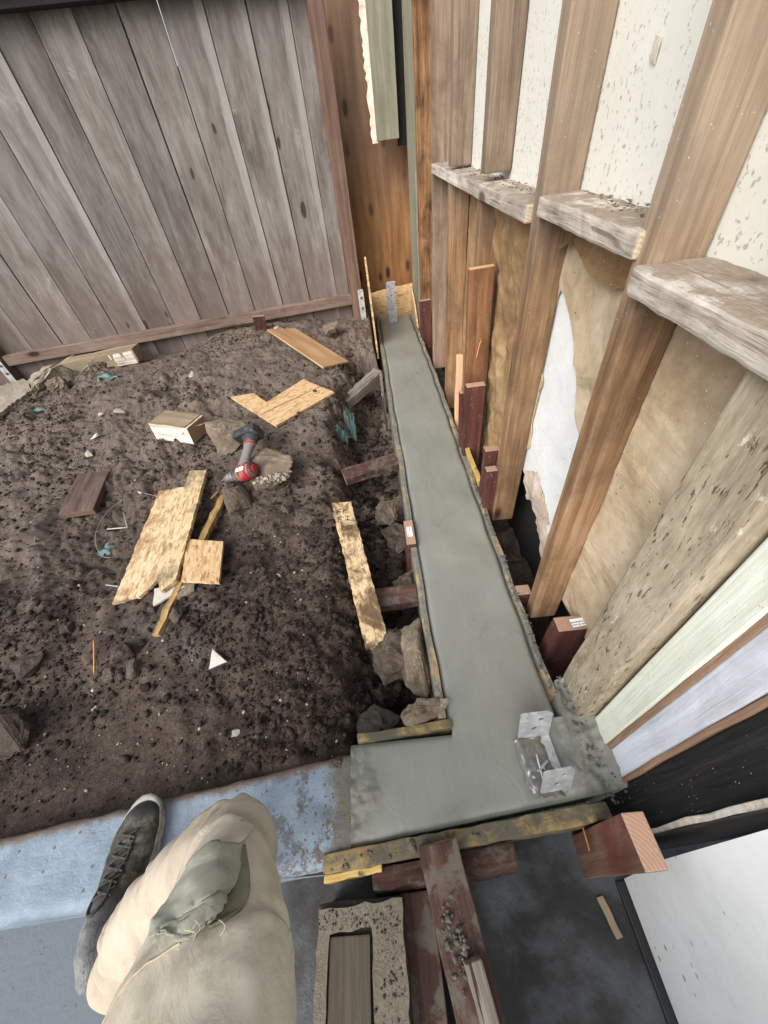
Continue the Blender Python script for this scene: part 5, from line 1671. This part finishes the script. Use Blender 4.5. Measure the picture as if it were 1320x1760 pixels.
o = lying('plastic_shard', [(-0.895, 0.93), (-0.90, 0.86), (-0.83, 0.89), (-0.845, 0.94)], 0.012, M['rubble'], 'grey broken shard under the splintered stick', 'shard', 0.0, 0.004, 7)
wire('nail', [(-1.142, .615, gz(-1.142, .615) + .012), (-1.162, .722, gz(-1.162, .722) + .02)], 0.0032, M['rust'])
tag([q for q in bpy.data.objects if q.name.startswith('nail') and q.parent is None][0], 'long orange coated nail lying on the dark soil', 'nail')
# tie wire loops
wp = []
for i in range(12):
    a = i * .42
    x, y = -1.36 + .20 * math.cos(a) * (1 - i * .03), 1.40 + .20 * math.sin(a)
    wp.append((x, y, gz_top(x, y, .02) + .012 + .01 * math.sin(i)))
o = wire('tie_wire', wp, 0.0013, M['wirem'])
tag(o, 'loose loop of thin pale tie wire right of the brown board', 'wire')
o = wire('clear_strip', [(-1.46, 1.385, gz_top(-1.46, 1.38, .02) + .02), (-1.32, 1.345, gz_top(-1.32, 1.345, .02) + .02), (-1.40, 1.47, gz_top(-1.4, 1.47, .02) + .025)], 0.004, M['glass'], rings=3)
tag(o, 'bent clear plastic strip left of the strand board strips', 'scrap')
o = wire('tie_wire', [(-1.20, .98, gz_top(-1.2, .98, .02) + .012), (-1.28, 1.01, gz_top(-1.28, 1.01, .02) + .012)], 0.0035, M['wirem'])
tag(o, 'short pale wire stub lying left of the wide pale strip', 'wire')
# teal plastic sheet at the trench edge and tiny shreds
uu, vv = np.meshgrid(np.linspace(0, 1, 26), np.linspace(0, 1, 40))
tx = -0.275 + 0.075 * uu + 0.03 * np.sin(vv * 5) + .02 * fbm(uu, vv, 3, 2, 31)
ty = 2.34 - 0.36 * vv
tz = -0.015 - 0.10 * uu - 0.04 * vv + 0.05 * fbm(uu * 2, vv * 3, 2.6, 3, 14) - .10 * np.exp(-((vv - .5) / .12) ** 2)
tag(grid_obj('teal_sheet', tx, ty, tz, M['teal'], smooth=False), 'crumpled teal plastic sheet poking out of the trench edge', 'plastic')
for i, (x, y, lb) in enumerate(((-1.98, 2.80, 'teal plastic shred on the mound crest'), (-2.42, 2.58, 'teal shred near the pale rubble at left'), (-1.41, 1.26, 'faint teal shred below the tie wire'))):
    uu, vv = np.meshgrid(np.linspace(-1, 1, 12), np.linspace(-1, 1, 9))
    sx_ = .075 if i < 2 else .04
    tag(grid_obj('plastic_shred', x + uu * sx_, y + vv * .03 + .02 * fbm(uu, vv, 2, 2, i), gz_top(x, y, .04) + .012 + .04 * fbm(uu, vv, 1.6, 2, i + 4), M['teal'], smooth=False), lb, 'plastic')

# ------------------------------------------------------------------ power drill leaning on the rubble
drl = thing('power_drill', 'dusty red and black cordless drill lying on the soil, battery up', 'drill', (-0.852, 1.560, 0.030))
C0 = Vector((-0.852, 1.560, 0.030))
C1 = Vector((-0.722, 1.538, 0.078))
Bt = Vector((-0.648, 1.735, 0.175))
ax = (C1 - C0).normalized()
mid_ = C0.lerp(C1, 0.62)
hd = (Bt - mid_)
hd = (hd - ax * hd.dot(ax) * 0.8).normalized()
Mx = flat_M(C0, ax, hd)


def drill_part(name, bm_, mat, parent=drl, smooth=True):
    return link(name, from_bm(bm_, smooth), M[mat], Mx, parent)


drill_part('chuck', revolve([(0, .007), (.004, .012), (.018, .017), (.036, .020), (.046, .020), (.048, .023), (.056, .024)], 20), 'steelchuck')
drill_part('bit', revolve([(-.035, .0025), (.002, .003)], 8), 'screw')
drill_part('gear_case', revolve([(.055, .024), (.062, .029), (.080, .031), (.086, .029)], 20), 'blackpl')
bmx = revolve([(.085, .030), (.090, .034), (.120, .035), (.146, .033), (.150, .030)], 20)
for v_ in bmx.verts:
    v_.co.y *= 1.05
drill_part('motor_housing', bmx, 'red')
for x_ in (.098, .128):
    drill_part('band', revolve([(x_, .0352), (x_ + .005, .0358), (x_ + .010, .0352)], 20), 'blackpl')
for a_ in (-.5, 0, .5):
    link('vent', box_mesh(.016, .004, .003, .001), M['blackpl'], Mx @ Matrix.Rotation(a_ - .9, 4, 'X') @ Matrix.Translation((.142, 0, .0335)), drl)
drill_part('rear_cap', revolve([(.149, .031), (.156, .030), (.160, .024)], 20), 'blackpl')
drill_part('cap_disc', revolve([(.1595, .022), (.1625, .020)], 20), 'red')
for (x0, w2) in ((.10, .016),):
    me = box_mesh(.040, .016, .003, .001)
    link('name_plate', me, M['whiteprint'], Mx @ Matrix.Translation((.116, -.008, .0345)), drl)
# handle, collar and battery along hd
zax = ax.cross(hd)
hp = [mid_ + hd * .02 + ax * .005, mid_ + hd * .06 + ax * .006, mid_ + hd * .11 + ax * .012, mid_ + hd * .145 + ax * .016]
bmx = tube_mesh(hp, [(.020, .026), (.017, .021), (.018, .022), (.022, .027)], 16, 16, ref=ax)
link('grip', from_bm(bmx, True), M['greygrip'], None, drl)
bmx = tube_mesh([mid_ + hd * .128 + ax * .014, mid_ + hd * .138 + ax * .015], [(.0225, .0275)] * 2, 16, 3, ref=ax)
link('grip_ring', from_bm(bmx, True), M['red'], None, drl)
bmx = tube_mesh([mid_ + hd * .142 + ax * .016, mid_ + hd * .170 + ax * .012], [(.025, .030), (.030, .040)], 16, 5, ref=ax)
link('handle_foot', from_bm(bmx, True), M['blackpl'], None, drl)
me = box_mesh(.115, .040, .072, .008, 0)
bt = link('battery', me, M['blackpl'], flat_M(mid_ + hd * .188 - ax * .004, ax, hd), drl)
me = box_mesh(.070, .006, .050, .002)
link('battery_plate', me, M['greygrip'], flat_M(mid_ + hd * .209 - ax * .012, ax, hd), bt)
me = box_mesh(.016, .012, .008, .002)
link('trigger', me, M['red'], flat_M(mid_ + hd * .055 - ax * .018, ax, hd), drl)

drl.scale = (1.28, 1.28, 1.28)

# ------------------------------------------------------------------ person (one continuous body; leg, pelvis and other leg)
pr = thing('person', 'person in khaki work trousers with torn knee patch, knee bent above a dusty boot', 'person', (-0.70, 0.05, 0.0))
LEG = [(-0.618, -0.066, 0.085), (-0.596, -0.056, 0.140), (-0.538, -0.026, 0.215), (-0.450, 0.020, 0.300), (-0.374, 0.044, 0.378), (-0.320, 0.044, 0.430),
       (-0.296, -0.010, 0.474), (-0.280, -0.10, 0.520), (-0.242, -0.30, 0.61), (-0.16, -0.52, 0.66), (-0.02, -0.66, 0.66), (0.10, -0.70, 0.56),
       (0.14, -0.62, 0.33), (0.16, -0.54, 0.02), (0.16, -0.56, -0.10), (0.15, -0.80, -0.13), (0.14, -1.02, -0.14)]
LR = [(.060, .066), (.064, .070), (.062, .068), (.064, .068), (.070, .072), (.076, .072), (.088, .080), (.108, .094), (.124, .115), (.145, .145), (.17, .17), (.145, .15),
      (.11, .115), (.085, .085), (.075, .075), (.065, .065), (.055, .055)]


def fold(t, th, p):
    d = 0.0
    # bunched cloth at the ankle, creases behind the knee, long soft folds elsewhere
    a = math.exp(-((t - 0.7) / 0.9) ** 2)
    d += a * 0.010 * math.sin(t * 9.5 + 1.6 * math.sin(th * 1.0) + 0.6)
    hm = math.exp(-((t - 1.2) / 1.1) ** 2)
    d += hm * 0.013 * (0.5 - abs(math.sin(t * 5.2 + 1.1 * math.sin(th * 1 + .8) + 1.4 * mn.noise(Vector((p.x * 6, p.y * 6, p.z * 6))))) ** 0.6)
    k = math.exp(-((t - 4.6) / 1.1) ** 2)
    d += k * 0.010 * (0.5 - abs(math.sin(t * 4.2 + 1.8 * math.sin(th + .6) + 1.2 * mn.noise(Vector((p.x * 8, p.y * 8, p.z * 8))))) ** 0.7)
    d += 0.006 * mn.fractal(Vector((p.x * 7, p.y * 7, p.z * 7)), 0.9, 2, 3)
    # drag folds running along and across the cloth
    q = Vector((p.x * 9 + p.z * 5, p.y * 5 - p.z * 4, p.z * 9))
    d += 0.010 * (0.28 - abs(mn.noise(q))) 
    d += 0.006 * (0.28 - abs(mn.noise(q * 2.1 + Vector((4, 1, 7)))))
    d += 0.004 * math.sin(th * 2 + t * 1.7)
    for (t0, k_, ph, dep, wd) in ((4.35, .35, .4, .007, .10), (4.95, .25, 1.5, .006, .08), (5.55, .45, 2.2, .005, .07), (6.35, .30, .3, .005, .10),
                                  (6.9, .5, 1.1, .006, .09), (7.5, .35, 2.6, .005, .11), (2.2, .5, .2, .008, .12), (2.9, .4, 1.4, .007, .10), (1.5, .4, 2.4, .009, .12)):
        e_ = (t - t0 - k_ * math.sin(th + ph) - .10 * mn.noise(Vector((p.x * 14, p.y * 14, t0)))) / wd
        if abs(e_) < 3:
            amt = .35 + .65 * max(0, math.cos(th * 1.0 + ph * 2.3))
            d += dep * amt * (-math.exp(-e_ * e_) + .7 * math.exp(-(e_ - 1.5) ** 2))
    return d


bm = tube_mesh(LEG, LR, 110, 340, fold, ref=Vector((-1, 0, 0)))
bm.normal_update()
bvh = BVHTree.FromBMesh(bm)
me = from_bm(bm, True)
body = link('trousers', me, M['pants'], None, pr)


def cloth_patch(name, left, right, off, mat, nu=16, nv=24, parent=None, thick=0.003, ruff=0.002, lift=None):
    """patch of cloth laid on the trousers between two world polylines"""
    L_ = [np.array(p, float) for p in left]
    R2 = [np.array(p, float) for p in right]
    bmq = bmesh.new()
    g_ = []
    for j in range(nv):
        row = []
        tv = j / (nv - 1)
        a = catmull(L_, tv * (len(L_) - 1))
        c = catmull(R2, tv * (len(R2) - 1))
        for i in range(nu):
            q = Vector(a * (1 - i / (nu - 1)) + c * (i / (nu - 1)))
            loc_, nr, _, _ = bvh.find_nearest(q)
            if nr.dot(Vector((0, 0, 1.2)) - loc_) < 0 and False:
                nr = -nr
            e = off + ruff * mn.noise(q * 40) + (lift(i / (nu - 1), tv) if lift else 0)
            row.append(bmq.verts.new(loc_ + nr * e))
        g_.append(row)
    for j in range(nv - 1):
        for i in range(nu - 1):
            bmq.faces.new((g_[j][i], g_[j][i + 1], g_[j + 1][i + 1], g_[j + 1][i]))
    bmesh.ops.recalc_face_normals(bmq, faces=bmq.faces)
    ob = link(name, from_bm(bmq, True), M[mat], None, parent or pr)
    md = ob.modifiers.new('thick', 'SOLIDIFY')
    md.thickness = thick
    md.offset = 0
    return ob
cloth_patch('knee_patch', [(-.335, -.030, .56), (-.338, -.012, .552), (-.336, .005, .545), (-.320, .032, .53)],
            [(-.284, -.030, .583), (-.262, -.027, .58), (-.260, -.008, .567), (-.256, .019, .546), (-.262, .058, .520)], .0040, 'patch', nu=26, nv=36, ruff=.0026,
            lift=lambda u, v: .0035 * u ** 3 * math.sin(v * math.pi) + .003 * math.sin(v * 7 + u * 5) + .004 * (0.3 - abs(mn.noise(Vector((u * 3, v * 4, 2))))))
cloth_patch('patch_lining', [(-.264, -.027, .58), (-.262, -.008, .567), (-.258, .019, .546), (-.266, .054, .522)],
            [(-.250, -.026, .578), (-.241, -.012, .564), (-.237, .008, .547), (-.260, .056, .522)], .0025, 'lining', nu=8, nv=24)
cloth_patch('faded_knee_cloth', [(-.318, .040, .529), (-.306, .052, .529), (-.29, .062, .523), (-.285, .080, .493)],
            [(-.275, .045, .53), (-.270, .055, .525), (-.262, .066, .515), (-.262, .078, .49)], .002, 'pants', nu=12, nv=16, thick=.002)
# torn fold of cloth bridging thigh and shin
uu, vv = np.meshgrid(np.linspace(0, 1, 18), np.linspace(0, 1, 40))
Lf = np.array([catmull([np.array(p) for p in [(-.292, -.030, .585), (-.312, -.040, .580), (-.338, -.060, .572), (-.360, -.100, .560), (-.375, -.15, .55)]], t * 4) for t in vv[:, 0]])
Rf = np.array([catmull([np.array(p) for p in [(-.352, -.018, .50), (-.380, -.032, .465), (-.410, -.055, .43), (-.438, -.085, .40), (-.45, -.13, .37)]], t * 4) for t in vv[:, 0]])
W_ = Lf[:, None, :] * (1 - uu[..., None]) + Rf[:, None, :] * uu[..., None]
W_[..., 2] += .010 * np.sin(uu * 3.1) + .006 * fbm(uu * 2, vv * 4, 1.5, 2, 9)
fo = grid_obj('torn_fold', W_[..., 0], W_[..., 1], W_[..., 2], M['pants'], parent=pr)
md = fo.modifiers.new('thick', 'SOLIDIFY')
md.thickness = .003
sp_ = []
for t in np.linspace(0, 1, 30):
    q = Lf[int(t * 39)]
    l_, n2, _, _ = bvh.find_nearest(Vector(q))
    sp_.append(l_ + n2 * .0006)
wire('seam', sp_, .0014, M['seam'], pr, rings=60)
rnd = random.Random(3)
for i in range(4):
    q = Vector((-.285 + .035 * rnd.random(), -.030 + .006 * rnd.random(), .588))
    wire('loose_thread', [q, q + Vector((rnd.uniform(-.012, .012), .008, .008)), q + Vector((rnd.uniform(-.014, .014), .010 + .006 * rnd.random(), .008))], .0005, M['seam'], pr, n=4)


# boot: sole along +Y with the toe turned slightly outwards
BO = Vector((-0.702, -0.108, 0.0))
BD = Vector((-0.048, 0.325, 0.0)).normalized()
BX = Vector((BD.y, -BD.x, 0))
bw = [(0.0, .020), (.012, .033), (.05, .038), (.10, .036), (.16, .041), (.21, .047), (.255, .046), (.29, .037), (.315, .022), (.325, .006)]


def halfw(s):
    for i in range(len(bw) - 1):
        if bw[i][0] <= s <= bw[i + 1][0]:
            f_ = (s - bw[i][0]) / (bw[i + 1][0] - bw[i][0])
            return 1.12 * (bw[i][1] * (1 - f_) + bw[i + 1][1] * f_)
    return bw[-1][1]


def bcen(s):
    return -0.012 * math.sin(max(0, min(1, (s - .03) / .29)) * math.pi) * 0.8 + .010 * (s / .325) ** 2


def boot_top(s):
    """height of the upper above the sole"""
    ks = [(0.0, .10), (.05, .13), (.09, .13), (.13, .105), (.17, .080), (.21, .064), (.26, .054), (.295, .046), (.315, .036), (.325, .026)]
    for i in range(len(ks) - 1):
        if ks[i][0] <= s <= ks[i + 1][0]:
            f_ = (s - ks[i][0]) / (ks[i + 1][0] - ks[i][0])
            return ks[i][1] * (1 - f_) + ks[i + 1][1] * f_
    return .03


bm = bmesh.new()
rings = []
NS, NT = 60, 28
for k in range(NS):
    s = 0.002 + (.323 - .002) * k / (NS - 1)
    w_, h_, c_ = halfw(s), boot_top(s), bcen(s)
    ring = []
    for i in range(NT + 1):
        th = math.pi * i / NT
        cx_ = math.cos(th)
        sx_ = math.sin(th)
        x_ = c_ + w_ * 1.05 * (abs(cx_) ** 0.7) * (1 if cx_ > 0 else -1) * (1 - .35 * sx_ ** 3 * (1 if s < .2 else .55))
        z_ = .024 + (h_ - .024) * sx_ ** 0.8
        cre = .0022 * math.sin(s * 190) * math.exp(-((s - .225) / .03) ** 2) * sx_
        p = BO + BD * s + BX * x_ + Vector((0, 0, z_ + cre))
        p += mn.noise_vector(p * 30) * .0015
        ring.append(bm.verts.new(p))
    rings.append(ring)
for k in range(NS - 1):
    for i in range(NT):
        bm.faces.new((rings[k][i], rings[k + 1][i], rings[k + 1][i + 1], rings[k][i + 1]))
bm.faces.new(rings[0])
bm.faces.new(rings[-1][::-1])
bmesh.ops.recalc_face_normals(bm, faces=bm.faces)
bvh_b = BVHTree.FromBMesh(bm)
boot = link('boot', from_bm(bm, True), M['boot'], None, pr)
bm = bmesh.new()
out = []
for sgn in (1, -1):
    seq = np.linspace(0.0, .325, 44)
    for s in (seq if sgn > 0 else seq[::-1]):
        out.append((bcen(s) + sgn * (halfw(s) + .003), s))
rows = []
for (zz, gr) in ((-.004, .0), (.010, .001), (.014, .0008), (.022, .0018), (.026, .002), (.028, -.004)):
    ring = []
    for (x_, s) in out:
        sg = 1 if x_ > bcen(s) else -1
        ring.append(bm.verts.new(BO + BD * (s + (gr if s > .16 else -gr)) + BX * (x_ + sg * gr) + Vector((0, 0, zz + .002 + .01 * max(0, (s - .27) / .06) ** 2))))
    rows.append(ring)
n_ = len(out)
for k in range(len(rows) - 1):
    for i in range(n_):
        bm.faces.new((rows[k][i], rows[k][(i + 1) % n_], rows[k + 1][(i + 1) % n_], rows[k + 1][i]))
bm.faces.new(rows[0][::-1])
bm.faces.new(rows[-1])
bmesh.ops.remove_doubles(bm, verts=bm.verts, dist=0.0004)
bmesh.ops.recalc_face_normals(bm, faces=bm.faces)
link('sole', from_bm(bm, True), M['sole'], None, boot)
# laces lie across the throat of the boot
def bsurf(s, x_):
    q = BO + BD * s + BX * x_ + Vector((0, 0, .3))
    h_ = bvh_b.ray_cast(q, Vector((0, 0, -1)))[0]
    return (h_ if h_ else q - Vector((0, 0, .2))) + Vector((0, 0, .0035))


for k in range(6):
    s = .135 + k * .020
    c_ = bcen(s)
    wv_ = .020
    wire('lace', [bsurf(s, c_ - wv_), bsurf(s + .006, c_ - .007), bsurf(s + .010, c_ + .007), bsurf(s + .016, c_ + wv_)], .0028, M['lace'], boot, rings=12)
    wire('lace', [bsurf(s, c_ + wv_), bsurf(s + .006, c_ + .007), bsurf(s + .010, c_ - .007), bsurf(s + .016, c_ - wv_)], .0028, M['lace'], boot, rings=12)
wire('lace', [bsurf(.175, .0), bsurf(.16, -.022), bsurf(.125, -.030), bsurf(.11, -.012), bsurf(.13, .004), bsurf(.165, .0)], .003, M['lace'], boot, rings=30)
wire('lace', [bsurf(.175, .0), bsurf(.20, .012), bsurf(.225, .010), bsurf(.235, .004)], .003, M['lace'], boot, rings=14)

# ------------------------------------------------------------------ loose clods, grit and crumbs (nobody could count them)
rng = np.random.default_rng(21)
N = 75000
px_ = -3.4 + 3.4 * rng.random(N) ** 0.8
py_ = 0.16 + 3.4 * rng.random(N) ** 1.5
dens = fbm(px_, py_, 2.3, 3, 55)
keep = (rng.random(N) < 0.22 + 2.6 * np.clip(dens, 0, 1)) & (px_ < 0.05) & (py_ > .30 - .116 * np.maximum(-px_ - .2, 0))
px_, py_ = px_[keep], py_[keep]
sz = 0.0013 + 0.003 * rng.random(len(px_)) ** 2 + 0.010 * rng.random(len(px_)) ** 9
calm = ss(.6, .3, py_) * ss(-.5, -.9, px_)
sz = sz * (1 - .5 * calm)
pz_ = ground(px_, py_) + sz * 0.35
bits_obj('soil_clods', np.stack([px_, py_, pz_], -1), sz, M['clod'], 3)
N = 1500
px_ = -3.0 + 3.0 * rng.random(N)
py_ = 0.25 + 3.2 * rng.random(N) ** 1.3
sz = 0.0016 + 0.005 * rng.random(N) ** 3
bits_obj('pale_grit', np.stack([px_, py_, ground(px_, py_) + sz * .6], -1), sz, M['rubble_pale'], 4, flat=.7)
N = 240
px_ = -2.6 + 2.5 * rng.random(N)
py_ = 0.27 + 2.8 * rng.random(N) ** 1.3
sz = 0.0016 + 0.0026 * rng.random(N) ** 2
bits_obj('wood_crumbs', np.stack([px_, py_, ground(px_, py_) + sz * .8], -1), sz, M['tansawn'], 5, flat=.6)
N = 1500
px_ = -3.0 + 2.95 * rng.random(N)
py_ = 0.30 + 3.2 * rng.random(N) ** 1.2
dn_ = fbm(px_, py_, 1.9, 3, 141)
kp_ = (dn_ > .10) & (py_ > .36 - .116 * np.maximum(-px_ - .2, 0))
px_, py_ = px_[kp_], py_[kp_]
sz = 0.005 + 0.011 * rng.random(len(px_)) ** 2.2
bits_obj('soil_lumps', np.stack([px_, py_, ground(px_, py_) + sz * .15], -1), sz, M['clod'], 16, jit=.45)
# crumbs rolled down along the lip of the trench
N = 2600
py_ = .36 + 2.8 * rng.random(N)
px_ = -.22 + .07 * rng.normal(0, 1, N)
sz = .002 + .014 * rng.random(N) ** 4
bits_obj('lip_crumbs', np.stack([px_, py_, ground(px_, py_) + sz * .3], -1), sz, M['clod'], 17)
# trench bottom lumps
N = 900
py_ = .38 + 2.6 * rng.random(N)
px_ = -.2 + .25 * rng.random(N)
sz = .004 + .022 * rng.random(N) ** 3
bits_obj('trench_clods', np.stack([px_, py_, ground(px_, py_) + sz * .3], -1), sz, M['clod'], 6)

# ------------------------------------------------------------------ groups of look-alikes
GROUPS = {'wood_stake': 'stakes holding the forms', 'stone': 'stones lying on the soil', 'plaster_chip': 'pale chips lying on the soil', 'concrete_chunk': 'broken concrete in the yard',
          'rubble_lump': 'rubble lumps in the yard', 'strand_board': 'strand board scraps on the soil', 'form_board': 'form boards along the footing', 'end_form': 'strand board end forms',
          'timber_brace': 'timber braces', 'plastic_shred': 'teal plastic shreds on the soil', 'plastic_shard': 'plastic shards by the strips', 'tie_wire': 'bits of tie wire on the soil'}
for ob in col.objects:
    if ob.parent is None and ob.get('category'):
        base = ob.name.split('.')[0]
        if base in GROUPS:
            ob['group'] = GROUPS[base]
